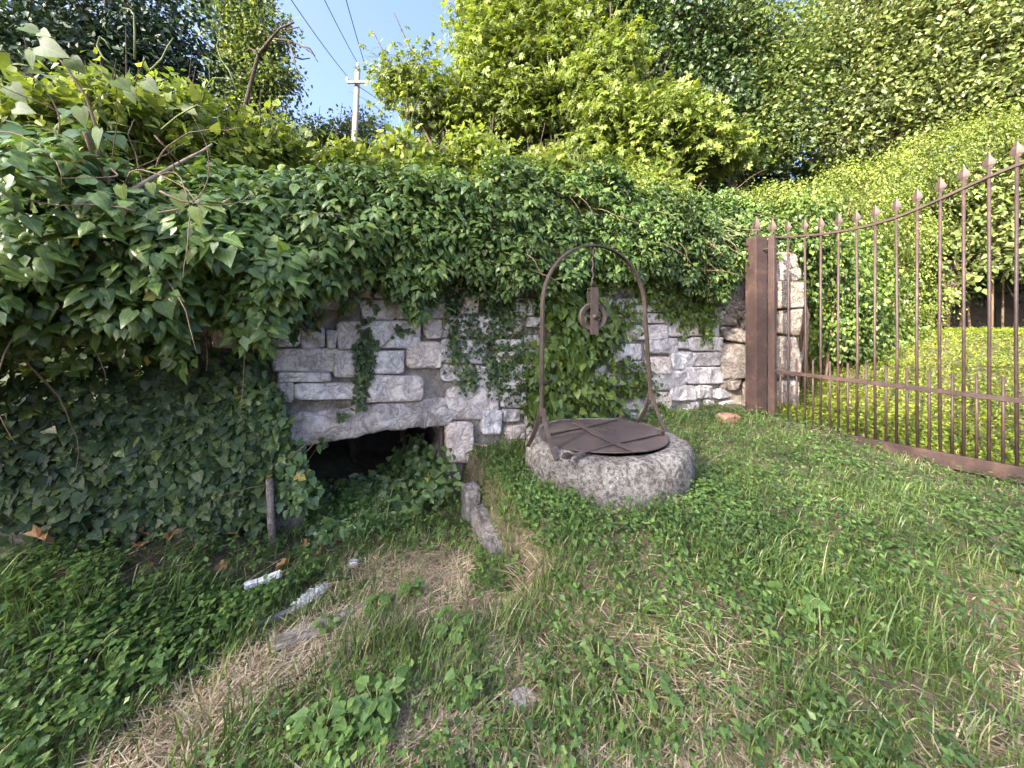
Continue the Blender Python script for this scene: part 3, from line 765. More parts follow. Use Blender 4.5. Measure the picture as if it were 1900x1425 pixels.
def make_pulley():
    top = ARC + Z3 * (ARZ - .01) - WU3 * .055
    root = empty('well_pulley', tuple(top)); tag(root, 'rusty iron pulley wheel in a strap block hanging from the hoop arch', 'pulley')
    D = top[1]
    zz = lambda py: CAM_H + (600 - py) / FPX * D
    q = [top + Z3 * (.02)]
    for t in np.linspace(0, 1, 14):
        q.append(top + Z3 * (zz(470) - top[2] + (zz(530) - zz(470)) * t) + WU3 * .006 * math.sin(t * 20) + WN3 * .006 * math.cos(t * 20))
    mb = MB(); mb.tube(q, .0075, 6); mb.build('hanger_rod', M['iron'], root)
    for t0 in (zz(468), zz(528)):
        mb = MB(); ring = [top + Z3 * (t0 - top[2] + .016 * math.sin(a)) + WU3 * .016 * math.cos(a) for a in np.linspace(0, 2 * math.pi, 13)]
        mb.tube(ring, .006, 5); mb.build('eye_ring', M['iron'], root)
    ctr = np.array([top[0], top[1], zz(588)]); ax = unit(WN3 * .93 + WU3 * -.36); sx = np.cross(ax, Z3)
    # grooved wheel: rim ring lathed about ax, with spokes and a hub
    prof = [(.072, -.014), (.100, -.020), (.106, -.014), (.094, 0), (.106, .014), (.100, .020), (.072, .014)]
    n = 40; v = []; f = []; m = len(prof)
    for i in range(n):
        t = 2 * math.pi * i / n
        for r, a in prof: v.append(tuple(ctr + ax * a + (sx * math.cos(t) + Z3 * math.sin(t)) * r))
    for i in range(n):
        for k in range(m): a = i * m + k; b = i * m + (k + 1) % m; c_ = ((i + 1) % n) * m + (k + 1) % m; d = ((i + 1) % n) * m + k; f.append((a, b, c_, d))
    me = bpy.data.meshes.new('wheel'); me.from_pydata(v, [], f); me.update(); w = link('wheel', me, M['iron'], root)
    for a in (0, 90, 180, 270):
        d = sx * math.cos(R(a + 8)) + Z3 * math.sin(R(a + 8)); mb = MB(); mb.bar(ctr + d * .015, ctr + d * .078, .018, .014, ax)
        o = mb.build('spoke', M['iron']); o.parent = w; w_p = Matrix.Translation(-Vector(root.location)); o.matrix_parent_inverse = Matrix.Identity(4)
    mb = MB(); mb.tube([ctr - ax * .05, ctr + ax * .055], .018, 12); mb.build('axle', M['iron'], root)
    for sgn in (1, -1):
        mb = MB(); c0 = ctr + ax * (.034 * sgn); mb.obox((c0[0], c0[1], (zz(534) + zz(621)) / 2), sx, ax, Z3, .062, .010, zz(534) - zz(621)); bevel(mb.build('cheek_plate', M['iron'], root), .003)
    mb = MB(); mb.obox((ctr[0], ctr[1], zz(534) - .006), sx, ax, Z3, .058, .062, .012); mb.build('bridge_plate', M['iron'], root)
make_pulley()

# ------------------------------------------------------------------ gate
def g3(p): return np.array(p, float)
GU3 = np.array([GU[0], GU[1], 0]); GN3 = np.array([GN[0], GN[1], 0])
def spear(mb, p, h, w):
    """flat leaf-shaped spear point standing on p, in the gate plane"""
    pr = [(0, .22), (.10, .30), (.22, .48), (.36, .5), (.55, .36), (.78, .16), (1, .0)]
    v = []; f = []
    for t, k in pr:
        for a, b in ((k, 0), (0, .22 * (k + .1)), (-k, 0), (0, -.22 * (k + .1))):
            v.append(p + Z3 * h * t + GU3 * w * a + GN3 * w * b)
    for i in range(len(pr) - 1):
        for k in range(4): f.append((i * 4 + k, i * 4 + (k + 1) % 4, i * 4 + 4 + (k + 1) % 4, i * 4 + 4 + k))
    f.append((3, 2, 1, 0)); mb.add(v, f)
def make_gate():
    post = gate_pt(1403, 775); pz1 = gate_pt(1403, 441)[2]
    root = empty('gate_post', (post[0], post[1], .3)); tag(root, 'thick square dark red steel gate post with a spear tip', 'gate post')
    mb = MB(); pu = unit(np.array([1, .22, 0])); pn = np.array([-pu[1], pu[0], 0])
    mb.obox((post[0], post[1], (pz1 + .1) / 2), pu, pn, Z3, .165, .165, pz1 - .1); bevel(mb.build('shaft', M['gate'], root), .006)
    mb = MB(); t0 = np.array([post[0], post[1], pz1]); mb.tube([t0, t0 + Z3 * .09], .012, 8); spear(mb, t0 + Z3 * .085, .19, .115); mb.build('spear_tip', M['gate'], root)
    mb = MB()
    for k in (1, -1): mb.tube([t0 + Z3 * .05, t0 + Z3 * .08 + GU3 * .05 * k, t0 + Z3 * .11 + GU3 * .085 * k], [.008, .007, .004], 6)
    mb.build('tip_scroll', M['gate'], root)
    gp = gate_pt(1433, 780)
    gate = empty('iron_gate', (gp[0], gp[1], .3)); tag(gate, 'dark red iron gate leaf of spear-topped bars with a rising curved top rail', 'gate')
    # stile
    a = gate_pt(1433, 788); b = gate_pt(1433, 437); b[:2] = a[:2]
    mb = MB(); mb.obox(((a[0]), a[1], (a[2] + b[2]) / 2 - .05), GU3, GN3, Z3, .075, .05, b[2] - a[2] + .1); bevel(mb.build('stile', M['gate'], gate), .004)
    mb = MB(); spear(mb, b + Z3 * .04, .17, .10); mb.tube([b - Z3 * .01, b + Z3 * .06], .011, 8); mb.build('spear_tip', M['gate'], gate)
    # rails
    tops = [(1440, 440), (1462, 439.5), (1493, 437.5), (1523, 435), (1556, 430), (1589, 424.5), (1624, 416), (1663, 404), (1702, 388.5), (1745, 369.5), (1788, 349.5), (1835, 328), (1885, 308), (1935, 290), (1995, 272), (2060, 258)]
    mb = MB(); mb.ribbon([gate_pt(x, y) for x, y in tops], .035, GN3, .022); bevel(mb.build('top_rail', M['gate'], gate), .003)
    mid = lambda x: 689 + (x - 1443) * (744.5 - 689) / (1900 - 1443)
    bot = lambda x: 792 + (x - 1500) * (867 - 792) / 400.
    m0, m1 = gate_pt(1436, mid(1436)), gate_pt(2060, mid(2060))
    mb = MB(); mb.bar(m0, m1, .032, .040); bevel(mb.build('middle_rail', M['gate'], gate), .003)
    b0, b1 = gate_pt(1436, bot(1436)), gate_pt(2060, bot(2060)); b1[2] -= .0
    mb = MB(); mb.bar(b0 - Z3 * .06, b1 - Z3 * .06, .05, .12); bevel(mb.build('bottom_rail', M['gate'], gate), .004)
    xs = [t[0] for t in tops]; ys = [t[1] for t in tops]
    longs = [1462, 1493, 1523, 1556, 1589, 1624, 1663, 1702, 1745, 1788, 1835, 1887, 1942, 2003]
    for x in longs:
        y = float(np.interp(x, xs, ys)); p1 = gate_pt(x, y); p0 = gate_pt(x, bot(x)); 
        mb = MB(); jj = np.random.default_rng(int(x)).normal(0, .004, 3); mb.tube([p0, p0 + (p1 - p0) * .45 + jj * [1, 1, 0], p1 + Z3 * .075], .0108, 8); bar = mb.build('bar', M['gate'], gate)
        mb = MB(); spear(mb, p1 + Z3 * .065, .128, .074); o = mb.build('spear_tip', M['gate']); o.parent = bar
    for x0, x1 in zip([1433] + longs[:-1], longs):
        x = (x0 + x1) / 2 + .5; p0 = gate_pt(x, bot(x)); pm = gate_pt(x, mid(x))
        mb = MB(); mb.tube([p0, pm + Z3 * .17], .0098, 8); mb.build('short_bar', M['gate'], gate)
    # far stile outside the picture
    a = gate_pt(2065, bot(2065)); mb = MB(); mb.obox((a[0], a[1], 1.55), GU3, GN3, Z3, .075, .05, 2.5); bevel(mb.build('stile', M['gate'], gate), .004)
    # strap hinge between post and stile
    h = gate_pt(1424, 462); mb = MB(); mb.tube([np.array([post[0], post[1], h[2]]), h, h + GU3 * .1], .012, 8); mb.build('hinge', M['iron'], gate)
make_gate()

# ------------------------------------------------------------------ small things on the ground
def rough_rock(name, c, ux, sx, sy, sz, seed, mat, label, cat, group=None, rough=.12, tilt=0.0, pw=.45):
    r = np.random.default_rng(seed); n, m = 22, 13; v = []; f = []
    ux = unit(np.array(ux, float)); uy = np.array([-ux[1], ux[0], 0])
    for j in range(m):
        ph = math.pi * (j + .5) / m - math.pi / 2
        for i in range(n):
            t = 2 * math.pi * i / n
            d = np.array([math.cos(ph) * math.cos(t), math.cos(ph) * math.sin(t), math.sin(ph)])
            e = np.sign(d) * np.abs(d) ** pw
            k = 1 + rough * (2 * float(fbm(np.array(seed + d[0] * 1.6 + 5), np.array(d[1] * 1.6 + d[2] * 2.3 + 5), seed)) - 1) + rough * .6 * (2 * float(fbm(np.array(seed + d[0] * 5.6 + 15), np.array(d[1] * 5 + d[2] * 6.3 + 9), seed + 9)) - 1)
            v.append(tuple(np.array(c) + k * (ux * e[0] * sx / 2 + uy * e[1] * sy / 2 + Z3 * (e[2] * sz / 2 + tilt * e[0]))))
    for j in range(m - 1):
        for i in range(n): f.append((j * n + i, j * n + (i + 1) % n, (j + 1) * n + (i + 1) % n, (j + 1) * n + i))
    f.append(tuple(range(n - 1, -1, -1))); f.append(tuple((m - 1) * n + i for i in range(n)))
    me = bpy.data.meshes.new(name); me.from_pydata(v, [], f); me.polygons.foreach_set('use_smooth', [True] * len(f)); me.update()
    return tag(link(name, me, mat), label, cat, group)

KD = np.array([.378, -.926, 0])
rough_rock('kerb_stone', (-.31, 2.90, .045), KD, .20, .11, .46, 1, M['kerb'], 'tall dark edge stone at the corner beside the opening', 'kerb stone', rough=.15, pw=.26)
rough_rock('kerb_stone', (-.165, 2.56, .005), KD, .42, .10, .34, 2, M['kerb'], 'low sloping edge stone running down from the taller edge stone', 'kerb stone', rough=.17, tilt=-.05, pw=.26)
p = ground_hit(968, 1300); rough_rock('flat_stone', p + Z3 * .0, (1, .3, 0), .10, .08, .04, 4, M['concrete'], 'small dark flat stone in the straw at bottom centre', 'stone')
p = ground_hit(655, 1050); rough_rock('pebble', p + Z3 * .01, (1, .3, 0), .06, .045, .05, 5, M['stone'], 'small white stone in the dry straw below the opening', 'stone')
p = ground_hit(1350, 782); rough_rock('rubble_lump', p + Z3 * .03, (1, .3, 0), .26, .16, .11, 6, M['rubble'], 'orange broken masonry lump left of the gate post foot', 'rubble')

def board(name, a, b, w, t, mat, label, cat, seed, lift=.02):
    A = ground_hit(*a) + Z3 * lift; B = ground_hit(*b) + Z3 * lift
    d = unit(B - A); x = unit(np.cross(d, Z3)); L = np.linalg.norm(B - A); r = np.random.default_rng(seed); n = 14; v = []; f = []
    for i in range(n):
        p = A + d * L * i / (n - 1)
        j0, j1 = (r.normal(0, w * .04), r.normal(0, w * .04)) if 0 < i < n - 1 else (r.normal(0, w * .1), r.normal(0, w * .1))
        q = p + d * r.normal(0, .006); zz = r.normal(0, t * .08)
        v += [q + x * (w / 2 + j0) + Z3 * (t / 2 + zz), q - x * (w / 2 + j1) + Z3 * (t / 2 + zz), q - x * (w / 2 + j1) - Z3 * t / 2, q + x * (w / 2 + j0) - Z3 * t / 2]
    for i in range(n - 1):
        for k in range(4): f.append((i * 4 + k, i * 4 + (k + 1) % 4, i * 4 + 4 + (k + 1) % 4, i * 4 + 4 + k))
    f.append((3, 2, 1, 0)); f.append(tuple(4 * n - 4 + k for k in range(4)))
    me = bpy.data.meshes.new(name); me.from_pydata([tuple(p) for p in v], [], f); me.update()
    return tag(link(name, me, mat), label, cat)
board('weathered_board', (508, 1202), (640, 1146), .085, .022, M['board'], 'wide grey weathered board end lying in the straw', 'board', 1, .004)
board('weathered_board', (618, 1150), (838, 1064), .045, .022, M['board'], 'long thin grey board half under ivy leaves in the straw', 'board', 2, .002)
board('weathered_board', (470, 1166), (556, 1128), .035, .018, M['board'], 'narrow grey lath touching the crumpled clear plastic', 'board', 3, .004)
board('white_board', (450, 1106), (522, 1078), .042, .022, M['white_board'], 'short broken white painted board in the grass', 'board', 4, .045)

def plastic():
    c = ground_hit(578, 1116) + Z3 * .035; d = unit(ground_hit(612, 1090) - ground_hit(535, 1142)); x = unit(np.cross(d, Z3)); n, m = 18, 10; v = []; f = []
    r = np.random.default_rng(5)
    for i in range(n):
        for j in range(m):
            u = i / (n - 1) - .5; t = 2 * math.pi * j / m; rad = .034 * (.5 + .7 * math.cos(u * 2.6)) * r.uniform(.55, 1.2)
            v.append(tuple(c + d * (.19 * u + r.normal(0, .008)) + x * rad * math.cos(t) + Z3 * rad * .6 * math.sin(t)))
    for i in range(n - 1):
        for j in range(m): f.append((i * m + j, i * m + (j + 1) % m, (i + 1) * m + (j + 1) % m, (i + 1) * m + j))
    me = bpy.data.meshes.new('plastic_bottle'); me.from_pydata(v, [], f); me.update()
    tag(link('plastic_bottle', me, M['plastic']), 'crumpled clear plastic bottle beside the grey boards', 'plastic')
plastic()

def simple_post(name, px, y0, y1, D, r, mat, label, cat):
    a = P(px, y0, D); b = P(px, y1, D); b[:2] = a[:2] + np.array([.015, .01]); b[2] -= .1; rr = np.random.default_rng(8)
    q = [a + (b - a) * t for t in np.linspace(0, 1, 7)]
    mb = MB(); mb.tube(q, [r * rr.uniform(.9, 1.12) for _ in q], 8); tag(mb.build(name, mat), label, cat)
simple_post('wooden_stake', 500, 888, 1012, 2.46, .021, M['mortar'], 'pale upright wooden stake left of the opening', 'stake')
s_, z_ = -.14, .7
q = wall_pt(-.13, .66, -.06); mb = MB(); mb.tube([q, q - Z3 * .62], .022, 8); tag(mb.build('iron_pipe', M['iron']), 'thin grey upright pipe inside the right edge of the opening', 'pipe')

# dry leaves: a crinkled sheet cut like a plane-tree leaf
def dry_leaf(c, size, seed, label, group=None):
    r = np.random.default_rng(seed); n = 20; v = [(0, 0, 0)]
    for i in range(n):
        t = 2 * math.pi * i / n; k = (.62 + .38 * abs(math.cos(2.5 * t))) * r.uniform(.9, 1.1)
        v.append((k * math.cos(t), k * .8 * math.sin(t), .35 * abs(math.sin(t)) + r.normal(0, .12)))
    f = [(0, 1 + i, 1 + (i + 1) % n) for i in range(n)]
    me = bpy.data.meshes.new('dry_leaf'); me.from_pydata(v, [], f); me.update()
    o = link('dry_leaf', me, M['brown_leaf']); o.location = c; o.scale = (size,) * 3
    o.rotation_euler = (R(r.uniform(15, 60)), R(r.uniform(-25, 25)), r.uniform(0, 6.3))
    return tag(o, label, 'dry leaf', group)
DL = [(70, 998, .085, .42, 'large curled brown leaf at the far left under the ivy'), (265, 988, .045, .13, 'brown leaf lying highest right of the large curled leaf'), (258, 1012, .045, .09, 'pale brown leaf just below another brown leaf under the ivy'),
      (150, 1008, .035, .10, 'small brown leaf just right of the large curled leaf'), (524, 1048, .050, .05, 'dark brown star leaf above the white board'), (597, 1018, .040, .05, 'orange brown leaf on the straw below the opening'),
      (410, 1052, .038, .06, 'light brown star leaf in grass left of the white board'), (272, 1052, .035, .08, 'reddish leaf lying lowest under the ivy at left'), (430, 990, .036, .10, 'yellow brown leaf beside the wooden stake'),
      (318, 992, .045, .12, 'long rolled brown leaf under the ivy'), (568, 1008, .04, .05, 'brown leaf among stems just right of the stake foot'), (622, 1000, .035, .05, 'curled dark brown leaf beneath the right half of the opening')]
for k, (px, py, sz, lift, lab) in enumerate(DL):
    g = ground_hit(px, py); 
    d = unit(np.array([0, 0, CAM_H]) - g); dry_leaf(tuple(g + d * (lift + .04)), sz, 50 + k, lab)

# ------------------------------------------------------------------ ivy over the wall
KS = [-5.2, -3.6, -2.6, -2.0, -1.4, -1.0, -.7, -.35, 0, .6, 1.2, 1.8, 2.4, 3.0, 3.4, 3.8, 4.3, 4.9]
ZLO = [1.1, 1.12, 1.15, 1.24, 1.42, 1.66, 1.80, 1.82, 1.76, 1.82, 1.98, 2.06, 1.98, 1.95, 1.72, 2.1, 2.42, 2.45]
ZHI = [2.5, 2.4, 2.3, 2.36, 2.44, 2.52, 2.56, 2.62, 2.70, 2.8, 2.84, 2.9, 2.98, 3.05, 3.08, 3.08, 3.08, 2.95]
BUL = [.70, .70, .70, .66, .54, .38, .30, .26, .25, .26, .24, .24, .26, .28, .28, .26, .30, .30]
def heap(N, s0, s1, seed, shell=.35, th=(-70, 120)):
    r = np.random.default_rng(seed)
    s = r.uniform(s0, s1, N); t = np.radians(r.uniform(th[0], th[1], N))
    lo, hi, b = np.interp(s, KS, ZLO), np.interp(s, KS, ZHI), np.interp(s, KS, BUL)
    lo = lo + .26 * (fbm(s * 4.3 + 9, s * 0, seed % 7 + 40, 3) - .5) * 2
    lump = 1 + .62 * (fbm(s * 2.4 + 30, np.degrees(t) / 34 + 7, 61, 3) - .5) * 2 * .9
    lump = lump + .40 * (fbm(s * 8.5 + 3, np.degrees(t) / 11 + 2, 67, 2) - .5)
    k = lump * (1 - shell * r.random(N) ** 2)
    hi = hi + .34 * (fbm(s * 2.7 + 1, s * 0 + 3, 55, 3) - .5)
    zc = (lo + hi) / 2; h = (hi - lo) / 2
    out = np.where(np.cos(t) > 0, b * k * np.cos(t) + .06, .8 * k * np.cos(t) + .06)
    z = zc + h * k * np.sin(t)
    pos = np.concatenate([(WO + WU * s[:, None] + WN * out[:, None]), z[:, None]], 1)
    nr = unit(WN3 * (np.cos(t) / np.maximum(b, .2))[:, None] + Z3 * (np.sin(t) / h)[:, None])
    return pos, nr, s
def ivy_leaves(pos, nr, size, seed, droop=.75, jit=.6):
    r = np.random.default_rng(seed); N = len(pos)
    g = rng.normal(size=(N, 3))
    xd = unit(-Z3 * droop + nr * .35 + g * jit)
    ln = unit(nr * .75 + Z3 * .5 + rng.normal(size=(N, 3)) * .75)
    sc = size * r.uniform(.4, 1.2, N) * (.65 + .8 * fbm(pos[:, 0] * 5 + 40, pos[:, 2] * 5 + 40, 77, 2))
    return xd, ln, sc
def shoots(pos, nr, K, size, seed, spread=.05):
    """whorls of drooping leaves round shoot tips"""
    r = np.random.default_rng(seed); N = len(pos)
    tip = pos + nr * r.uniform(.02, .17, N)[:, None]
    axis = unit(nr * .8 + Z3 * .5 + rng.normal(size=(N, 3)) * .25)
    a, b, c = frames(np.cross(axis, rnd3(N)), axis)
    P_, X_, N_, S_ = [], [], [], []; sv = r.uniform(.6, 1.35, N)
    for k in range(K):
        t = 2 * math.pi * k / K + r.uniform(-.35, .35, N)
        rad = a * np.cos(t)[:, None] + b * np.sin(t)[:, None]
        d = unit(rad * 1.0 - Z3 * r.uniform(.1, 1.3, N)[:, None] + axis * .25)
        P_.append(tip + rad * spread * r.uniform(.3, 1, N)[:, None] - axis * r.uniform(0, .09, N)[:, None])
        X_.append(d); N_.append(unit(axis + rad * .45 + Z3 * .3)); S_.append(size * r.uniform(.5, 1.15, N) * sv)
    return np.concatenate(P_), np.concatenate(X_), np.concatenate(N_), np.concatenate(S_)
def stems(parent, starts, dirs, length, r0, mat, name='stem', seg=9, droop=.25, curl=.5, seed=0, n=5):
    r = np.random.default_rng(seed)
    for p, d in zip(starts, dirs):
        q = [np.array(p, float)]; d = unit(np.array(d, float)); L = length * r.uniform(.6, 1.3)
        bend = r.normal(0, curl, 3)
        for k in range(seg):
            d = unit(d + bend * .18 + r.normal(0, .12, 3) - Z3 * droop * .25); q.append(q[-1] + d * L / seg)
        mb = MB(); mb.tube(q, [r0 * (1 - .75 * k / seg) for k in range(seg + 1)], n); mb.build(name, mat, parent)

IVY = [('ivy_plant', 'big-leaved dark ivy heaped over the wall at the far left, overhanging', -3.4, -1.15, 10500, 1300, .074, 300),
       ('ivy_plant', 'heart-leaved ivy spilling over the wall above the dark opening', -1.15, .55, 9500, 950, .062, 300),
       ('ivy_plant', 'dense ivy hanging over the wall behind the iron hoop arch', .55, 2.3, 11000, 650, .060, 260),
       ('ivy_plant', 'ivy on the wall top between the arch and the gate post', 2.3, 3.65, 8500, 380, .062, 180),
       ('ivy_plant', 'ivy cap draped over the boulder pillar by the gate', 3.65, 5.0, 7000, 260, .066, 120)]
for k, (nm, lab, s0, s1, N, NS, size, big) in enumerate(IVY):
    c = wall_pt((s0 + s1) / 2, 1.2); root = empty(nm, tuple(c)); tag(root, lab, 'ivy', 'ivy over the garden wall')
    pos, nr, s = heap(N, s0, s1, 200 + k)
    sizes = size * np.where(s < -1.0, 1.0 + .15 * np.clip(-1.0 - s, 0, 1.5), 1.0)
    xd, ln, sc = ivy_leaves(pos, nr, sizes, 300 + k)
    foliage(root, [HEART4, CURLED, LOBED, HEART4], pos, xd, ln, sc, M['ivy'], big // 3)
    sp, sn, ss_ = heap(NS, s0, s1, 400 + k, shell=.10, th=(-55, 100))
    a = shoots(sp, sn, 8, size * .95, 500 + k, spread=.03 + size * .2)
    foliage(root, [CURLED, CURLED, HEART, OVATE], a[0], a[1], a[2], a[3], M['ivy_young'], big - big // 3, name='young_foliage')
    m = 26 if k == 0 else 14
    q, qn, _ = heap(m, s0, s1, 800 + k, shell=.3, th=(-60, 95))
    stems(root, q, qn * .3 + rnd3(m) * .8 + WU3 * .3, .55, .004, M['vine_stem'], seed=k, droop=.6)

# climbing and trailing patches on the face: blobs in photo pixels carried onto the wall (px, py, rx, ry, leaves)
def patch(label, blobs, size, mat, tmpls, seed, big=0, out=(.015, .09), name='ivy_plant', plane=None, stemn=6, group='ivy climbing the wall face'):
    r = np.random.default_rng(seed); P_ = []
    for px, py, rx, ry, n in blobs:
        q = r.normal(size=(n, 2)) * .5; q = np.clip(q, -1.15, 1.15)
        for u, v in q:
            s, z = wall_sz(px + u * rx, py + v * ry); P_.append(wall_pt(s, z, r.uniform(*out)))
    pos = np.array(P_); N = len(pos)
    pos = pos[pos[:, 2] > gz(pos[:, 0], pos[:, 1]) + .02]; N = len(pos)
    root = empty(name, tuple(pos[np.argmin(pos[:, 2])])); tag(root, label, 'ivy', group)
    nr = np.tile(WN3, (N, 1)); xd = unit(-Z3 * .8 + nr * .25 + rng.normal(size=(N, 3)) * .5)
    ln = unit(nr * .85 + Z3 * .35 + rng.normal(size=(N, 3)) * .33); sc = size * r.uniform(.5, 1.25, N)
    foliage(root, tmpls, pos, xd, ln, sc, mat, big)
    k = r.integers(0, N, stemn)
    stems(root, pos[k] - WN3 * .02, np.tile(Z3 * .9, (stemn, 1)) + rng.normal(size=(stemn, 3)) * .4, .4, .005, M['vine_stem'], seed=seed, droop=0)
patch('tiny-leaved ivy strands on pale stone between the opening and the arch',
      [(845, 570, 16, 50, 160), (850, 650, 30, 34, 200), (838, 620, 12, 60, 120), (865, 700, 26, 26, 170), (915, 555, 38, 40, 420), (935, 590, 30, 40, 300), (905, 620, 34, 26, 220),
       (930, 670, 40, 32, 380), (950, 710, 40, 36, 420), (915, 690, 26, 26, 180), (870, 600, 18, 26, 80), (960, 640, 26, 40, 150), (975, 560, 26, 30, 180)], .034, M['ivy_small'], [LOBED, HEART], 21, 200, (.01, .06))
patch('large pointed vine leaves growing up behind the left leg of the arch',
      [(1060, 600, 40, 70, 300), (1040, 660, 40, 60, 300), (1010, 680, 34, 50, 200), (1080, 640, 50, 40, 220), (1110, 620, 34, 30, 120), (1050, 720, 60, 50, 360), (990, 700, 30, 50, 170), (1100, 740, 60, 40, 280), (1000, 760, 34, 34, 170), (1030, 570, 30, 40, 150), (1060, 560, 50, 30, 160)], .088, M['ivy_vine'], [HEART, OVATE], 22, 250, (.03, .20))
patch('ivy clumps low on the wall behind the right half of the lid',
      [(1160, 690, 40, 26, 200), (1190, 710, 24, 30, 140), (1150, 720, 30, 20, 120), (1215, 755, 20, 24, 80), (1140, 600, 26, 30, 120), (1150, 570, 26, 20, 90), (1175, 590, 20, 30, 70)], .055, M['ivy_vine'], [HEART, OVATE], 23, 120, (.02, .10))
patch('drooping ivy fringe on the wall right of the arch',
      [(1215, 545, 30, 34, 260), (1245, 540, 36, 30, 300), (1285, 560, 34, 40, 380), (1300, 590, 22, 30, 200), (1240, 575, 26, 24, 150), (1305, 540, 26, 50, 240), (1180, 520, 40, 20, 200), (1120, 520, 50, 20, 260), (1300, 620, 12, 24, 60), (1260, 600, 20, 20, 60), (1060, 530, 50, 26, 260)], .062, M['ivy_vine'], [HEART, OVATE], 24, 180, (.02, .14))
patch('narrow ivy strand hanging down over the lintel stones',
      [(676, 620, 12, 24, 50), (678, 660, 18, 30, 120), (672, 690, 18, 24, 90), (664, 735, 16, 20, 30), (740, 610, 18, 12, 16), (690, 560, 8, 40, 18), (745, 540, 10, 16, 14), (632, 772, 12, 12, 6), (600, 815, 10, 16, 6)], .05, M['ivy_small'], [HEART], 25, 120, (.02, .06), stemn=4)
patch('thin trailing ivy strands below the ivy edge left of the arch',
      [(720, 535, 20, 22, 70), (790, 540, 26, 26, 90), (870, 530, 30, 26, 120), (580, 590, 26, 20, 50), (640, 560, 18, 20, 36), (930, 520, 40, 20, 140), (1000, 540, 26, 40, 130), (825, 560, 8, 40, 40)], .055, M['ivy'], [CURLED, HEART4], 28, 120, (.03, .16), stemn=10)
patch('dark carpet of small ivy on the wall under the left overhang',
      [(40, 690, 110, 40, 420), (170, 690, 110, 40, 420), (300, 690, 100, 40, 380), (-120, 700, 120, 50, 400), (60, 780, 110, 110, 900), (180, 760, 110, 90, 900), (300, 800, 110, 110, 1300), (400, 780, 80, 110, 900), (460, 820, 60, 110, 700), (120, 900, 130, 80, 900), (280, 920, 120, 70, 900), (420, 930, 90, 60, 700), (-150, 820, 150, 140, 1200)], .062, M['ivy_small'], [LOBED, LOBED, HEART], 26, 300, (.01, .13), stemn=16)
patch('loose ivy stems and leaves around the left jamb of the opening',
      [(500, 740, 26, 40, 110), (480, 670, 20, 26, 50), (515, 800, 26, 40, 110), (540, 870, 26, 50, 140), (560, 900, 30, 40, 100), (460, 720, 30, 60, 140)], .062, M['ivy'], [HEART, HEART, LOBED], 27, 160, (.03, .16), stemn=14)

# leafy growth inside the opening
def recess_growth():
    r = np.random.default_rng(77); N = 1500
    s = r.uniform(OPEN_S[0] + .02, OPEN_S[1] - .02, N); o = -r.uniform(-.25, .75, N)
    f = S((s + .75) / .6); zmax = .10 + .40 * f * f * (.6 + .4 * r.random(N))
    z = np.maximum(0.04, zmax * r.random(N) ** .6)
    pos = np.array([wall_pt(a, b, c) for a, b, c in zip(s, z, o)]); root = empty('ivy_plant', tuple(wall_pt(-.5, 0, -.3)))
    tag(root, 'leafy ivy growing out of the dark opening in the wall', 'ivy')
    nr = np.tile(unit(WN3 + Z3 * .6), (N, 1)); xd = unit(-Z3 * .5 + nr * .4 + rnd3(N) * .6); ln = unit(nr + rnd3(N) * .4)
    foliage(root, [HEART, HEART, LOBED], pos, xd, ln, .075 * r.uniform(.5, 1.2, N), M['ivy'], 160)
recess_growth()

# ------------------------------------------------------------------ shrubs and trees
def blob_leaves(lumps, N, clump, per, up=.45, seed=0, inner=.5, flat=.7):
    """leaves in small twig clusters on the skins of the ellipsoid lumps"""
    r = np.random.default_rng(seed); C_ = np.array([l[0] for l in lumps]); Rr = np.array([l[1] for l in lumps])
    vol = (Rr[:, 0] * Rr[:, 1] * Rr[:, 2]) ** (2 / 3); nc = max(1, N // per)
    which = r.choice(len(lumps), nc, p=vol / vol.sum())
    d = unit(r.normal(size=(nc, 3))); k = 1 - inner * r.random(nc) ** 1.8
    cc = C_[which] + d * Rr[which] * k[:, None] * (1 + .18 * r.normal(size=nc))[:, None]
    nout = unit(d / Rr[which])
    i = np.repeat(np.arange(nc), per); n = len(i)
    off = r.normal(size=(n, 3)) * clump; off[:, 2] *= flat
    pos = cc[i] + off; no = unit(nout[i] * .6 + unit(off + 1e-6) * .5)
    xd = unit(no * .6 - Z3 * .25 + r.normal(size=(n, 3)) * .45)
    ln = unit(no * .45 + Z3 * up + r.normal(size=(n, 3)) * .4)
    return pos, xd, ln
def lumps_in(center, rad, n, lr, seed, top=0.0):
    r = np.random.default_rng(seed); out = []
    c = np.array(center, float); rad = np.array(rad, float)
    for k in range(n):
        d = unit(r.normal(size=3)); d[2] = d[2] + top; q = r.random() ** (1 / 3)
        p = c + d * rad * q * .85; s = lr * r.uniform(.65, 1.3); out.append((p, np.array([s * r.uniform(.85, 1.25), s * r.uniform(.85, 1.25), s * r.uniform(.6, .95)])))
    return out
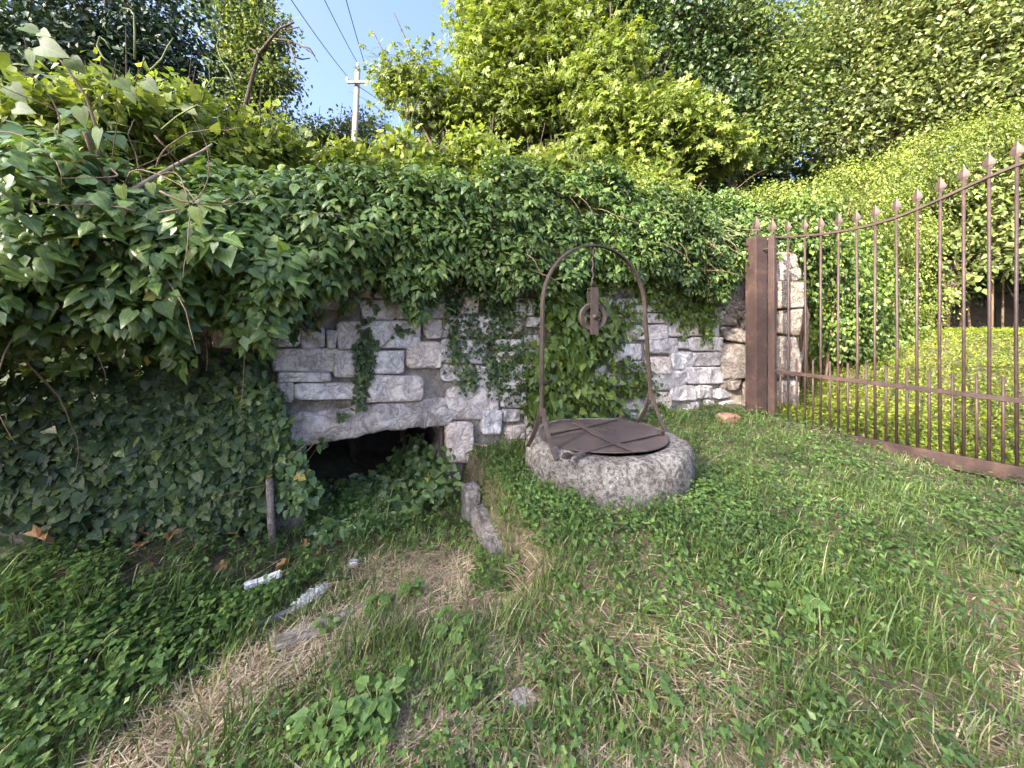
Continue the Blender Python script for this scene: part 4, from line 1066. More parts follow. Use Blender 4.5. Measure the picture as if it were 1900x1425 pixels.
def tree(name, label, base, lumps, N, size, tmpls, mat, clump=.16, per=9, trunk_r=.16, cat='tree', group=None, seed=0, up=.45, inner=.5, lean=(0, 0), trunks=1, flat=.7):
    base = np.array(base, float); base[2] = float(gz(base[0], base[1])) - .05
    root = empty(name, tuple(base)); tag(root, label, cat, group)
    r = np.random.default_rng(seed)
    cen = np.mean([l[0] for l in lumps], axis=0)
    mb = MB(); fork = base + (cen - base) * .55
    for tk in range(trunks):
        b0 = base + np.array([r.normal(0, .25), r.normal(0, .25), 0]) * (trunks > 1)
        q = [b0 + (cen - b0) * t + np.array([math.sin(t * 5 + seed + tk), math.cos(t * 4 + seed + tk), 0]) * .10 * (t > 0) for t in np.linspace(0, 1, 9)]
        mb.tube(q, [trunk_r * (1 - .75 * t) for t in np.linspace(0, 1, 9)], 9)
    mb.build('trunk', M['bark'], root)
    mb = MB()
    for l in lumps:
        t = r.uniform(.25, .8); a = base + (cen - base) * t; b = l[0] + (l[0] - a) * .25
        mid = (a + b) / 2 + r.normal(0, .15, 3) * np.linalg.norm(b - a) * .3 + Z3 * .1
        q = [a * (1 - u) ** 2 + mid * 2 * u * (1 - u) + b * u * u for u in np.linspace(0, 1, 7)]
        mb.tube(q, [trunk_r * .38 * (1 - .8 * u) for u in np.linspace(0, 1, 7)], 5, cap=False)
        for _ in range(3):
            e = l[0] + unit(r.normal(size=3)) * l[1] * .95; mb.tube([q[4], (q[4] + e) / 2 + r.normal(0, .05, 3), e], [trunk_r * .14, trunk_r * .1, trunk_r * .03], 4, cap=False)
    mb.build('limbs', M['bark'], root)
    pos, xd, ln = blob_leaves(lumps, N, clump, per, up, seed, inner, flat)
    sc = size * r.uniform(.6, 1.25, len(pos)); parts = []
    wh = r.integers(0, len(tmpls), len(pos))
    for k, t in enumerate(tmpls):
        q = wh == k
        if q.any(): parts.append(leaf_arrays(t, pos[q], xd[q], ln[q], sc[q]))
    v, f, u = join_arrays(parts)
    o = link('crown', mesh_tris('crown', v, f), mat, root); o['kind'] = 'stuff'
    return root
def pl(px, py, D): return P(px, py, D)
def lump_px(lst, k_=1.0):
    """(px, py, depth, radius px, squash) -> ellipsoid"""
    out = []
    for px, py, D, rp, sq in lst:
        r = rp / FPX * D * k_; out.append((P(px, py, D), np.array([r, r, r * sq])))
    return out

# left dark trees, their shade put partly into the leaf colour
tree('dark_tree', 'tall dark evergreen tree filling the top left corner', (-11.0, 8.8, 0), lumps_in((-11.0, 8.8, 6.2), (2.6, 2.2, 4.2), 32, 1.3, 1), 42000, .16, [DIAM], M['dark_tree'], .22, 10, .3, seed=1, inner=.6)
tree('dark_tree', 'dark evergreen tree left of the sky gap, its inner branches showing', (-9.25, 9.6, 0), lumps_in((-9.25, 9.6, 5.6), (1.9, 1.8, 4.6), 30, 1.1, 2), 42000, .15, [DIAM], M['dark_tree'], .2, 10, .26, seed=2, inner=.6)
tree('slender_tree', 'slender sunlit yellow-green tree between the dark trees and the sky', (-8.8, 13.5, 0), lump_px([(440, 20, 13.5, 55, 1.2), (455, 90, 13.5, 50, 1.0), (500, 60, 13.3, 36, 1.1), (490, 130, 13.5, 45, 1.0), (420, -60, 13.5, 60, 1.2), (470, 190, 13.5, 55, 1), (520, 150, 13.3, 28, 1), (430, 150, 13.5, 50, 1)]), 18000, .15, [DIAM], M['far_tree'], .2, 9, .12, seed=3)
# far thickets beyond the wall, around the pole
FT = [((560, 260, 16), 70, 'low far thicket left of the concrete pole'), ((620, 290, 17), 66, 'rounded far bush just behind the concrete pole'), ((700, 280, 17), 62, 'yellow-green far bush right of the concrete pole'), ((800, 300, 18), 80, 'far bush under the left tips of the locust tree')]
for k, ((px, py, D), rp, lab) in enumerate(FT):
    c = P(px, py, D); r = rp / FPX * D
    tree('far_bush', lab, (c[0], c[1], 0), lumps_in(c + Z3 * -.6, (r * 1.1, r, r * 1.35), 14, r * .42, 30 + k), 10000, .16, [DIAM], M['far_tree'], .22, 9, .12, 'bush', 'far thicket behind the wall', seed=40 + k)
# locust trees behind the wall
tree('locust_tree', 'feathery bright locust tree right of the sky gap', (-.4, 9.2, 0), lump_px([(740, 150, 9.0, 36, .9), (770, 110, 9.0, 26, 1.1), (800, 190, 9.0, 60, .8), (870, 190, 9.2, 70, .9), (900, 110, 9.2, 70, .9), (900, 30, 9.4, 55, 1), (960, 60, 9.4, 80, 1), (980, 150, 9.2, 80, 1), (950, 230, 9.2, 70, .9), (1040, 90, 9.4, 80, 1), (1000, -60, 9.6, 90, 1), (1060, 200, 9.2, 70, .9), (880, 250, 9.2, 50, .8), (1090, 20, 9.6, 80, 1), (930, -30, 9.6, 60, 1)], .78),
     19000, .19, [FROND, SPRAY, SPRAY], M['locust'], .26, 12, .16, seed=5, up=.6, trunks=2, flat=.4, inner=.35)
tree('locust_tree', 'bright locust boughs hanging low in front of the ivy-clad tree', (2.4, 8.4, 0), lump_px([(1110, 140, 8.2, 40, 1), (1130, 200, 8.0, 50, .9), (1190, 240, 8.0, 55, .8), (1240, 220, 8.0, 60, .8), (1290, 260, 8.0, 50, .8), (1200, 280, 8.0, 45, .7), (1060, 300, 8.0, 40, .7), (1180, 330, 7.6, 40, .7), (1230, 350, 7.4, 30, .7), (1340, 280, 8.2, 40, .8), (1140, 100, 8.3, 40, 1)], .85),
     9500, .18, [FROND, SPRAY, SPRAY], M['locust'], .24, 12, .12, seed=6, up=.6, flat=.4, inner=.35)
tree('ivy_clad_tree', 'tall tree smothered in dark ivy behind the hoop arch', (2.9, 9.8, 0), lump_px([(1150, 30, 9.8, 70, 1), (1200, 80, 9.6, 80, 1), (1250, 20, 9.6, 90, 1), (1230, 140, 9.5, 70, 1), (1300, 100, 9.7, 70, 1), (1280, 200, 9.6, 70, 1), (1200, -70, 9.8, 100, 1), (1330, 180, 9.6, 60, 1), (1320, 280, 9.6, 60, 1), (1150, 280, 9.8, 70, 1), (1240, 300, 9.8, 80, 1), (1060, 280, 9.9, 70, 1), (980, 290, 9.9, 60, .9), (860, 240, 9.9, 60, .8)]),
     50000, .12, [DIAM], M['clad'], .17, 14, .3, seed=7, inner=.55)
tree('vine_clad_tree', 'paler tree draped with dry vines left of the small sky gap', (4.9, 10, 0), lump_px([(1340, 60, 10, 60, 1), (1390, 60, 10, 60, 1), (1370, 130, 10, 60, 1), (1420, 130, 10, 50, 1), (1400, 200, 10, 60, 1), (1440, 240, 10, 60, 1), (1350, 0, 10, 60, 1), (1460, 170, 10, 60, 1), (1380, 280, 10, 60, 1), (1440, 60, 10.2, 35, 1), (1490, 100, 10.4, 60, 1)]),
     28000, .115, [DIAM], M['far_tree'], .24, 18, .22, seed=8, flat=.4)
tree('broadleaf_tree', 'huge broad-leaved tree filling the top right corner', (8.6, 10.6, 0), lump_px([(1560, 40, 10.6, 70, .9), (1620, 0, 10.4, 90, .8), (1700, 30, 10.2, 90, .8), (1790, 0, 10.0, 110, .8), (1880, 40, 9.6, 110, .8), (1540, 120, 10.5, 70, .8), (1620, 100, 10.3, 80, .8), (1700, 120, 10.1, 90, .7), (1790, 110, 9.9, 90, .7), (1880, 140, 9.6, 90, .7), (1560, 200, 10.4, 75, .8), (1640, 180, 10.2, 80, .7), (1730, 190, 10, 80, .7), (1820, 200, 9.6, 80, .7), (1530, 270, 10.4, 60, .8), (1980, 80, 9.4, 120, .9), (1990, 220, 9.2, 110, .9), (1620, -100, 10.6, 110, .9), (1800, -110, 10.2, 130, .9), (1600, 270, 10.4, 60, .7), (1680, 250, 10.2, 60, .7)]),
     68000, .14, [DIAM], M['broad'], .30, 26, .4, seed=9, up=.5, inner=.45, flat=.3)
tree('broadleaf_sapling', 'pale leafy boughs hanging in front of the dark corner beyond the gate', (9.9, 8.9, 0), lump_px([(1800, 350, 8.4, 60, .8), (1850, 400, 8.2, 60, .8), (1780, 440, 8.4, 34, .8), (1830, 480, 8.2, 30, .7), (1900, 350, 8.2, 70, .9), (1770, 530, 8.0, 24, .8), (1920, 460, 8.2, 50, .9), (1790, 510, 8.0, 16, .8), (1720, 380, 8.6, 36, .8), (1720, 450, 8.6, 30, .8)]),
     6500, .15, [OVATE], M['broad'], .16, 8, .12, seed=10, up=.6)
# backing woodland, its shade put into a dark leaf colour
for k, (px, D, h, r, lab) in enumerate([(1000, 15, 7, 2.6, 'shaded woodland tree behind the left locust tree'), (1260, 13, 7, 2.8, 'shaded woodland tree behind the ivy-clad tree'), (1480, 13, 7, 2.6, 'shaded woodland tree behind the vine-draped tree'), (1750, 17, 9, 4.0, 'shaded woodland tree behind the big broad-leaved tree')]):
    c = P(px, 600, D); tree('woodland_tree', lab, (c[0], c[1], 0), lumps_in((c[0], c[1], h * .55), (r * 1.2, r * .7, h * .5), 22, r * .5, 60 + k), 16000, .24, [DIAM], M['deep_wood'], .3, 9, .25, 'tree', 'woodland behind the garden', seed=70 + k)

# vine-covered bank right of the pillar, running back beyond the gate
def bank(name, label, lumps, N, size, mat, seed, tmpls=(HEART, OVATE), big=0, cat='vine'):
    c = np.mean([l[0] for l in lumps], axis=0); root = empty(name, (c[0], c[1], float(gz(c[0], c[1])))); tag(root, label, cat)
    pos, xd, ln = blob_leaves(lumps, N, .11, 8, .5, seed, .4)
    g = gz(pos[:, 0], pos[:, 1]); q = pos[:, 2] > g; pos, xd, ln = pos[q], xd[q], ln[q]
    xd = unit(xd * .6 - Z3 * .5); r = np.random.default_rng(seed)
    foliage(root, list(tmpls), pos, xd, ln, size * r.uniform(.6, 1.2, len(pos)), mat, big)
    mb = MB()
    for l in lumps:
        a = np.array([l[0][0], l[0][1], float(gz(l[0][0], l[0][1])) - .05]); mb.tube([a, (a + l[0]) / 2 + r.normal(0, .08, 3), l[0] + r.normal(0, .1, 3)], [.03, .022, .012], 5)
    mb.build('stems', M['vine_stem'], root)
bank('vine_bank', 'dark green vine curtain just right of the boulder pillar behind the gate bars', lump_px([(1450, 425, 5.75, 30, .8), (1475, 460, 5.8, 34, 1), (1490, 520, 5.9, 30, 1.1), (1500, 440, 5.9, 50, 1), (1530, 500, 6.1, 55, 1), (1560, 570, 6.4, 55, 1), (1580, 640, 6.6, 50, 1), (1540, 620, 6.3, 45, 1), (1600, 540, 6.8, 55, 1), (1630, 620, 7.2, 50, 1), (1500, 400, 5.8, 40, .8), (1570, 470, 6.6, 50, 1)]), 18000, .066, M['ivy_vine'], 81, tmpls=(OVATE, HEART), big=60)
bank('vine_bank', 'bright yellow-green vine mound rising beyond the gate', lump_px([(1560, 390, 7.0, 50, .8), (1620, 420, 7.4, 60, .9), (1680, 440, 7.8, 55, .9), (1620, 350, 7.8, 60, .8), (1690, 330, 8.2, 70, .8), (1760, 290, 8.6, 70, .8), (1660, 500, 7.8, 50, .9), (1690, 560, 8.0, 45, .9), (1840, 260, 8.6, 70, .8), (1920, 280, 8.4, 80, .9), (1500, 370, 6.8, 40, .6), (1760, 360, 8.8, 60, .9), (1660, 600, 7.8, 40, .8), (1560, 330, 8.0, 40, .7)]), 52000, .058, M['bank'], 82, tmpls=(DIAM,), big=60)
bank('vine_bank', 'sunlit vine sprays along the wall top left of the gate', lump_px([(1340, 390, 6.2, 36, .5), (1400, 375, 6.2, 40, .5), (1450, 370, 6.2, 40, .6), (1250, 380, 6.0, 40, .6), (1180, 360, 5.8, 40, .7), (1480, 400, 6.3, 36, .6), (1120, 360, 5.6, 36, .6)]), 11000, .052, M['bank'], 83, tmpls=(OVATE, OVATE), big=20)

bank('added_shade_shrub', 'dark shrubs added to deepen the shade against the far wall beyond the lawn', lump_px([(1740, 470, 9.6, 50, 1), (1800, 440, 9.4, 50, 1), (1860, 430, 9.2, 60, 1), (1930, 440, 9.0, 70, 1), (1725, 540, 9.4, 36, 1), (1780, 520, 9.6, 40, .9), (1990, 500, 8.8, 70, 1), (1880, 500, 9.4, 40, .7)]), 9000, .11, M['deep_wood'], 84, tmpls=(DIAM,), cat='shrub')  # dark foliage added to stand in for shade over the far wall

# shrubs standing just behind the wall top
SH = [((120, 230, 2.6), 110, 'rank vine shrub rising above the wall at the far left'), ((300, 270, 2.9), 95, 'tangled vine shrub with dry stems right of the tallest leaves'), ((470, 310, 3.4), 76, 'leafy shrub behind the wall below the dead branch'),
      ((620, 352, 3.8), 60, 'leafy shrub behind the wall in front of the pole foot'), ((760, 335, 4.1), 62, 'leafy shrub behind the wall right of the pole'), ((880, 330, 4.4), 50, 'low leafy shrub behind the wall left of the arch'), ((1000, 350, 4.9), 44, 'low leafy shrub behind the wall top above the arch')]
for k, ((px, py, D), rp, lab) in enumerate(SH):
    c = P(px, py - 28, D); r = rp / FPX * D
    root = tree('wall_shrub', lab, (c[0], c[1], 0), lumps_in(c - Z3 * r * .3, (r * 1.4, r * .9, r * 1.15), 15, r * .34, 90 + k), 4200, .075, [HEART, LANCE, OVATE], M['shrub'], .09, 6, .04, 'shrub', 'shrubs behind the wall', seed=95 + k, up=.5, trunks=3)
    rr = np.random.default_rng(k + 5); m = 8
    st = c + rr.normal(size=(m, 3)) * r * .45 + Z3 * r * .3
    stems(root, st, np.tile(Z3, (m, 1)) + rr.normal(size=(m, 3)) * .5, r * 1.1, .004, M['green_stem'], seed=k + 50, droop=.15, curl=.9)

# tall foreground shoot with very large leaves at the far left
def big_shoot():
    root = empty('climbing_shoot', tuple(P(110, 330, 1.9))); tag(root, 'tall shoot with very large heart leaves against the dark tree, far left', 'vine')
    q = [P(185, 330, 1.75), P(182, 280, 1.72), P(178, 235, 1.7), P(160, 180, 1.68), P(120, 120, 1.65), P(70, 70, 1.62)]
    mb = MB(); mb.tube(q, [.008, .007, .006, .005, .004, .003], 6); mb.build('stem', M['vine_stem'], root)
    L = [(60, 95, .10, (-.2, 0, -1)), (45, 50, .10, (.8, 0, -.3)), (75, 60, .08, (1, -.3, -.4)), (75, 85, .15, (1, 0, -.35)), (130, 110, .11, (.9, 0, -.9)), (20, 160, .12, (.5, 0, -.6)), (150, 200, .11, (.1, 0, -1)), (215, 150, .10, (.9, 0, -.6)), (240, 165, .09, (.3, 0, -1)), (270, 150, .10, (.8, 0, -.8)), (30, 200, .10, (.9, 0, -.2)), (185, 240, .11, (-.3, 0, -1)), (120, 260, .10, (.3, 0, -1)), (330, 360, .10, (.2, 0, -1)), (225, 345, .10, (.1, 0, -1)), (365, 385, .11, (.1, 0, -1)), (280, 340, .07, (.1, 0, -1))]
    for i, (px, py, s, d) in enumerate(L):
        s *= .72
        p_ = P(px, py, 1.6 - .02 * (i % 4)); x, y, z = frames(np.array([d], float), np.array([[.15 * math.sin(i * 2.1), -1, .45 + .3 * math.cos(i)]]))
        o = bpy.data.objects.new('leaf', leaf_mesh('climbing_vine_leaf_0', HEART, M['ivy_vine'])); COL.objects.link(o)
        m = Matrix.Identity(4)
        for a in range(3): m[a][0] = x[0][a] * s; m[a][1] = y[0][a] * s; m[a][2] = z[0][a] * s; m[a][3] = p_[a]
        o.parent = root; o.matrix_parent_inverse = Matrix.Translation(-Vector(root.location)); o.matrix_basis = m
big_shoot()

def stick(a, b, r, label, mat='dead_wood', k=0):
    rr = np.random.default_rng(k); q = [a + (b - a) * t + rr.normal(0, .006, 3) for t in np.linspace(0, 1, 7)]
    mb = MB(); mb.tube(q, [r * (1 - .4 * t) for t in np.linspace(0, 1, 7)], 7); tag(mb.build('dead_stick', M[mat]), label, 'stick')
stick(P(240, 355, 1.72), P(395, 268, 2.3), .010, 'long bare stick slanting up out of the ivy at left', k=1)
stick(P(330, 395, 1.75), P(428, 371, 1.85), .008, 'short broken stick end poking right out of the ivy', k=2)
stick(P(160, 250, 1.6), P(222, 400, 1.75), .008, 'reddish cane leaning down through the ivy at far left', 'vine_stem', k=3)

# curling tendrils and dry tangles
def tendrils():
    root = empty('dry_vine_tangle', tuple(P(230, 330, 1.9))); tag(root, 'tangle of dry brown vine stems in the ivy heap at left', 'vine')
    r = np.random.default_rng(12); m = 26
    st = np.array([P(r.uniform(20, 330), r.uniform(250, 400), r.uniform(1.5, 1.9)) for _ in range(m)])
    stems(root, st, r.normal(size=(m, 3)) * np.array([1, .4, .6]), .5, .004, M['vine_stem'], seed=13, droop=.1, curl=1.2, seg=12)
    root = empty('dry_vine_tangle', tuple(P(1290, 430, 4.9))); tag(root, 'grey tangle of dead stems hanging in ivy right of the arch top', 'vine')
    st = np.array([P(r.uniform(1230, 1350), r.uniform(405, 450), r.uniform(4.45, 4.75)) for _ in range(30)])
    stems(root, st, np.tile(np.array([.9, 0, -.35]), (30, 1)) + r.normal(size=(30, 3)) * .3, .42, .004, M['dead_wood'], seed=14, droop=.3, curl=.6)
    root = empty('curling_tendril', tuple(P(245, 110, 2.2))); tag(root, 'pale vine tendrils curling up against the dark tree', 'vine')
    for q in ([(250, 110, 2.2), (250, 60, 2.2), (248, 25, 2.2), (240, 17, 2.2), (228, 15, 2.2)], [(205, 118, 2.2), (190, 105, 2.2), (180, 85, 2.2), (185, 68, 2.2), (195, 75, 2.2), (205, 92, 2.2)], [(375, 190, 2.8), (380, 165, 2.8), (395, 145, 2.8), (415, 145, 2.8), (435, 150, 2.8)],
              [(440, 170, 3.0), (425, 130, 3.0), (410, 110, 3.0), (402, 85, 3.0), (408, 65, 3.0)], [(280, 130, 2.2), (300, 110, 2.2), (312, 85, 2.2), (322, 70, 2.2)], [(300, 240, 2.4), (330, 215, 2.4), (365, 195, 2.4), (380, 200, 2.4)]):
        mb = MB(); pts = [P(*t) for t in q]; mb.tube(pts, [.006 * (1 - .6 * i / len(pts)) for i in range(len(pts))], 5); mb.build('tendril', M['green_stem'], root)
tendrils()

def dead_branch():
    root = empty('bare_branch', tuple(P(445, 240, 5.5))); tag(root, 'leafless dead branch reaching into the blue sky gap', 'branch')
    D = 5.5
    L = [[(445, 240), (460, 175), (480, 100), (500, 75), (520, 52), (545, 42)], [(505, 72), (535, 75), (560, 85), (580, 100), (590, 115)], [(535, 75), (545, 105), (550, 130), (565, 145)], [(520, 52), (535, 55), (555, 50), (562, 65)], [(560, 85), (575, 90), (585, 105)], [(545, 105), (560, 110), (575, 108)], [(480, 100), (465, 90), (455, 95)], [(545, 42), (535, 38), (528, 40)]]
    for k, q in enumerate(L):
        mb = MB(); r0 = .03 if k == 0 else .013; pts = [P(x, y, D + .1 * math.sin(i + k)) for i, (x, y) in enumerate(q)]
        mb.tube(pts, [r0 * (1 - .75 * i / len(pts)) for i in range(len(pts))], 6); mb.build('limb' if k == 0 else 'twig', M['bark'], root)
dead_branch()

# ------------------------------------------------------------------ pole and wires
def make_pole():
    D = 13.7; b = P(655, 330, D); t = P(664, 128, D); base = np.array([b[0] - .06, D, float(gz(b[0], D)) - .2])
    root = empty('utility_pole', tuple(base)); tag(root, 'pale concrete utility pole with one short crossarm behind the wall', 'utility pole')
    mb = MB(); mb.tube([base, b, t], [.13, .115, .085], 14); mb.build('shaft', M['pole'], root)
    a0, a1 = P(645, 153, D - .15), P(684, 152, D - .15); mb = MB(); mb.bar(a0, a1, .07, .08); bevel(mb.build('crossarm', M['pole'], root), .01)
    for p_ in (a0, a1, t + Z3 * .02):
        mb = MB(); mb.tube([p_, p_ + Z3 * .08, p_ + Z3 * .16, p_ + Z3 * .2], [.03, .06, .045, .03], 8); mb.build('insulator', M['insulator'], root)
    def wire(pa, q, label, sag=.15):
        pts = [pa + (q - pa) * u - Z3 * sag * 4 * u * (1 - u) for u in np.linspace(0, 1, 20)]
        mb = MB(); mb.tube(pts, .012, 5); tag(mb.build('power_line', M['wire']), label, 'power line', 'power lines at the pole')
    wire(a0 + Z3 * .2, P(400, -218, 6.5), 'leftmost overhead wire running from the crossarm')
    wire(t + Z3 * .2, P(470, -285, 6.5), 'middle overhead wire running from the pole top')
    wire(a1 + Z3 * .2, P(570, -275, 6.5), 'rightmost overhead wire running from the crossarm')
    wire(t - Z3 * .6, P(900, 300, 26), 'wire dropping right from the pole behind the locust tips')
make_pole()

# ------------------------------------------------------------------ far wall beyond the gate
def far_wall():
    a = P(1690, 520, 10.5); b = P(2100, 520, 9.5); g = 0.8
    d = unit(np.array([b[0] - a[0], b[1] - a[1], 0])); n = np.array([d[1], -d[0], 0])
    root = empty('block_wall', (a[0], a[1], g)); tag(root, 'block wall coloured dark for shade beyond the lit lawn behind the gate', 'wall')
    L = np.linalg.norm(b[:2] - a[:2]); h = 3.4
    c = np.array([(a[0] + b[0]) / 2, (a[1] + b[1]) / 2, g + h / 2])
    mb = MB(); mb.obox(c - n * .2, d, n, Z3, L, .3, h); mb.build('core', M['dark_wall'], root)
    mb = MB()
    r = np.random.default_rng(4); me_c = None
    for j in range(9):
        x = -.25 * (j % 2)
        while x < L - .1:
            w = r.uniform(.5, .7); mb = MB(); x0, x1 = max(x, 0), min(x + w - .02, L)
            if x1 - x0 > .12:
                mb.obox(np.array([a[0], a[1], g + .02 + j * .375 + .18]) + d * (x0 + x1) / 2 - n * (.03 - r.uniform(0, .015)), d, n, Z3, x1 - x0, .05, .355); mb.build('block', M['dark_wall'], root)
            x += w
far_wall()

# unseen trees added behind and left of the viewpoint to shade the foreground
ORD = ['first', 'second', 'third', 'fourth', 'fifth', 'sixth', 'seventh', 'eighth']
def shade_caster_tree(label, c, hh, rad, N, seed):
    r = np.random.default_rng(seed); base = np.array([c[0], c[1], float(gz(c[0], c[1])) - .1])
    root = empty('added_shade_tree', tuple(base)); tag(root, label, 'tree', 'unseen trees added for shade on the left')
    mb = MB(); q = [base + Z3 * hh * t + np.array([math.sin(t * 4 + seed), math.cos(t * 3 + seed), 0]) * .3 * t for t in np.linspace(0, .95, 10)]
    mb.tube(q, [.38 * (1 - .9 * t) for t in np.linspace(0, 1, 10)], 9); mb.build('trunk', M['bark'], root)
    mb = MB()
    for k in range(30):
        t = r.uniform(.15, .9); a = base + Z3 * hh * t; d = unit(np.array([r.normal(), r.normal(), .7])); L = rad * (1 - .6 * t) * 1.2
        mb.tube([a, a + d * L * .5 + Z3 * .1, a + d * L], [.10 * (1 - .7 * t), .06 * (1 - .7 * t), .015], 5, cap=False)
    mb.build('limbs', M['bark'], root)
    d = unit(r.normal(size=(N, 3))) * (r.random(N) ** .40)[:, None]
    pos = base + Z3 * hh * .54 + d * np.array([rad, rad, hh * .47]); pos = pos + r.normal(size=(N, 3)) * .25
    v, f, u = leaf_arrays(DIAM, pos, rnd3(N), rnd3(N), r.uniform(.30, .52, N))
    o = link('crown', mesh_tris('crown', v, f), M['far_tree'], root); o['kind'] = 'stuff'
for k, (w, hh) in enumerate(((-11, 29), (-6.5, 29.5), (-2, 29), (2.5, 29.4), (6.6, 29.6), (10.6, 31), (14.6, 33), (18.6, 30))):
    sh = np.array([SUN_H.x, SUN_H.y]); pr = np.array([sh[1], -sh[0]])
    c = sh * (46 + (k % 2)) + pr * w
    shade_caster_tree('unseen tall open-crowned tree added for shade beyond the left edge, %s of the row from behind the viewer' % ORD[k], c, hh, 3.6, 9000, 130 + k)

PROPS = [(ground_hit(a, b)[:2], rr_) for a, b, rr_ in ((470, 1098, .12), (505, 1086, .12), (560, 1125, .10), (595, 1105, .10), (545, 1185, .10), (600, 1162, .10), (655, 1138, .07), (520, 1150, .07), (720, 1112, .06), (790, 1085, .06), (655, 1050, .06), (968, 1300, .07))] + [(ground_hit(d_[0], d_[1] + 14)[:2], .10) for d_ in DL]
def near_prop(x, y):
    q = np.zeros(len(x), bool)
    for c_, rr_ in PROPS: q |= np.hypot(x - c_[0], y - c_[1]) < rr_
    return q
# ------------------------------------------------------------------ grass, straw, weeds
def strip_dist(x, y):
    pts = np.array([[.06, 2.16], [-.06, 2.14], [-.45, 2.02], [-.95, 1.72], [-1.15, 1.48], [-1.3, 1.1]])
    d = np.full(np.shape(x), 9.)
    for a, b in zip(pts[:-1], pts[1:]):
        v = b - a; t = np.clip(((x - a[0]) * v[0] + (y - a[1]) * v[1]) / v.dot(v), 0, 1)
        d = np.minimum(d, np.hypot(x - a[0] - t * v[0], y - a[1] - t * v[1]))
    return d
def straw_mask(x, y):
    m = np.minimum(1, 1.6 * S(1 - strip_dist(x, y) / .25))
    m2 = S((fbm(x * 1.5 + 11, y * 1.5 + 4, 71) - .50) / .16) * S((2.0 - y) / .7) * S((x + .9) / .5)
    m3 = np.maximum(1.0 * S(1.25 - np.hypot((x + .50) / .62, (y - 2.28) / .34)), .62 * S(1.2 - np.hypot((x + .25) / .6, (y - 1.72) / .36)))
    m4 = .45 * S((fbm(x * 1.6 + 2, y * 1.6 + 8, 73) - .60) / .12) * S((x - 1.2) / .6)
    return np.clip(np.maximum.reduce([m, m2 * .85, m3, m4]), 0, 1) * (1 - S((y - 2.1) / .25) * S((x + .28) / .12))
def free(x, y, z=None):
    b = -((x - WO[0]) * WN[0] + (y - WO[1]) * WN[1]); s = (x - WO[0]) * WU[0] + (y - WO[1]) * WU[1]
    q = (b < -.03) | (s > 5.6) | ((s > OPEN_S[0]) & (s < OPEN_S[1]) & (b < .35))
    q &= np.hypot(x - WELL[0], y - WELL[1]) > .625
    q &= ~((x > 2.85) & (x < 4.1) & (y > 5.0) & (y < 6.0) & (b > -.4))
    return q
def field(N, D0, D1, ang=(-60, 58), seed=0):
    r = np.random.default_rng(seed); D = D0 * (D1 / D0) ** (r.random(N) ** .8); a = np.radians(r.uniform(ang[0], ang[1], N))
    t = np.tan(a); keep = np.abs(t) < 1.65
    return (D * t)[keep], D[keep]
def blades(x, y, h, w, seed, lean=.45, flat=0.0, low=False):
    r = np.random.default_rng(seed); N = len(x); z = gz(x, y)
    a = r.uniform(0, 2 * math.pi, N); d = np.stack([np.cos(a), np.sin(a), np.zeros(N)], -1); sd = np.stack([-np.sin(a + .6), np.cos(a + .6), np.zeros(N)], -1)
    base = np.stack([x, y, z - .005], -1); ln = lean * (.3 + r.random(N) * 1.3); up = 1 - flat
    V = []
    for t, ww in (((0, .8), (.55, 1)) if low else ((0, .8), (.4, 1), (.75, .7))):
        p_ = base + Z3 * (h * up * (t - .35 * ln * t * t))[:, None] + d * (h * ln * t ** 1.7 + h * flat * t)[:, None]
        V += [p_ + sd * (w * ww / 2)[:, None], p_ - sd * (w * ww / 2)[:, None]]
    V.append(base + Z3 * (h * up * (1 - .45 * ln))[:, None] + d * (h * ln + h * flat)[:, None])
    v = np.stack(V, 1).reshape(-1, 3)
    f = np.array([(0, 1, 3), (0, 3, 2), (2, 3, 4)])[None] + (np.arange(N) * 5)[:, None, None] if low else np.array([(0, 1, 3), (0, 3, 2), (2, 3, 5), (2, 5, 4), (4, 5, 6)])[None] + (np.arange(N) * 7)[:, None, None]
    return v, f.reshape(-1, 3)
# green grass
x, y = field(150000, .75, 9, seed=1); r = np.random.default_rng(2)
sm = straw_mask(x, y); dens = (.35 + .65 * S((fbm(x * 2.2, y * 2.2, 81) - .35) / .3)) * (1 - .82 * sm)
e = (x - GA[0]) * .922 + (y - GA[1]) * .387
bw = (x - WO[0]) * WN[0] + (y - WO[1]) * WN[1]; dens = dens * (1 - .8 * S((.55 - bw) / .2) * S((-.1 - x) / .3))
q = free(x, y) & (r.random(len(x)) < dens) & (e < .15) & ~(near_prop(x, y) & (r.random(len(x)) < .8)); x, y = x[q], y[q]
h = (1 + .35 * S((-.6 - x) / .5)) * r.uniform(.04, .13, len(x)) * (.75 + .9 * S((fbm(x * 3 + 5, y * 3, 83) - .45) / .3)); h = h * (1 - .3 * S((x - .2) / .5) * S((y - 1.6) / .5)); tall = r.random(len(x)) < .03; h[tall] *= 1.8
v, f = blades(x, y, h, .0028 + .0022 * r.random(len(x)) + .0006 * y, 3)
tag(link('grass', mesh_tris('grass', v, f), M['grass']), 'uneven green grass on the ground before the wall', 'grass', kind='stuff')
x, y = field(110000, .75, 8, seed=21); sm = straw_mask(x, y); e = (x - GA[0]) * .922 + (y - GA[1]) * .387
q = free(x, y) & (r.random(len(x)) < 1 - .85 * sm) & (e < .15); x, y = x[q], y[q]
v, f = blades(x, y, r.uniform(.015, .05, len(x)), .0035 + .002 * r.random(len(x)) + .001 * y, 22, lean=.9, flat=.3, low=True)
tag(link('short_turf', mesh_tris('short_turf', v, f), M['grass']), 'short dense turf under the longer grass', 'grass', kind='stuff')
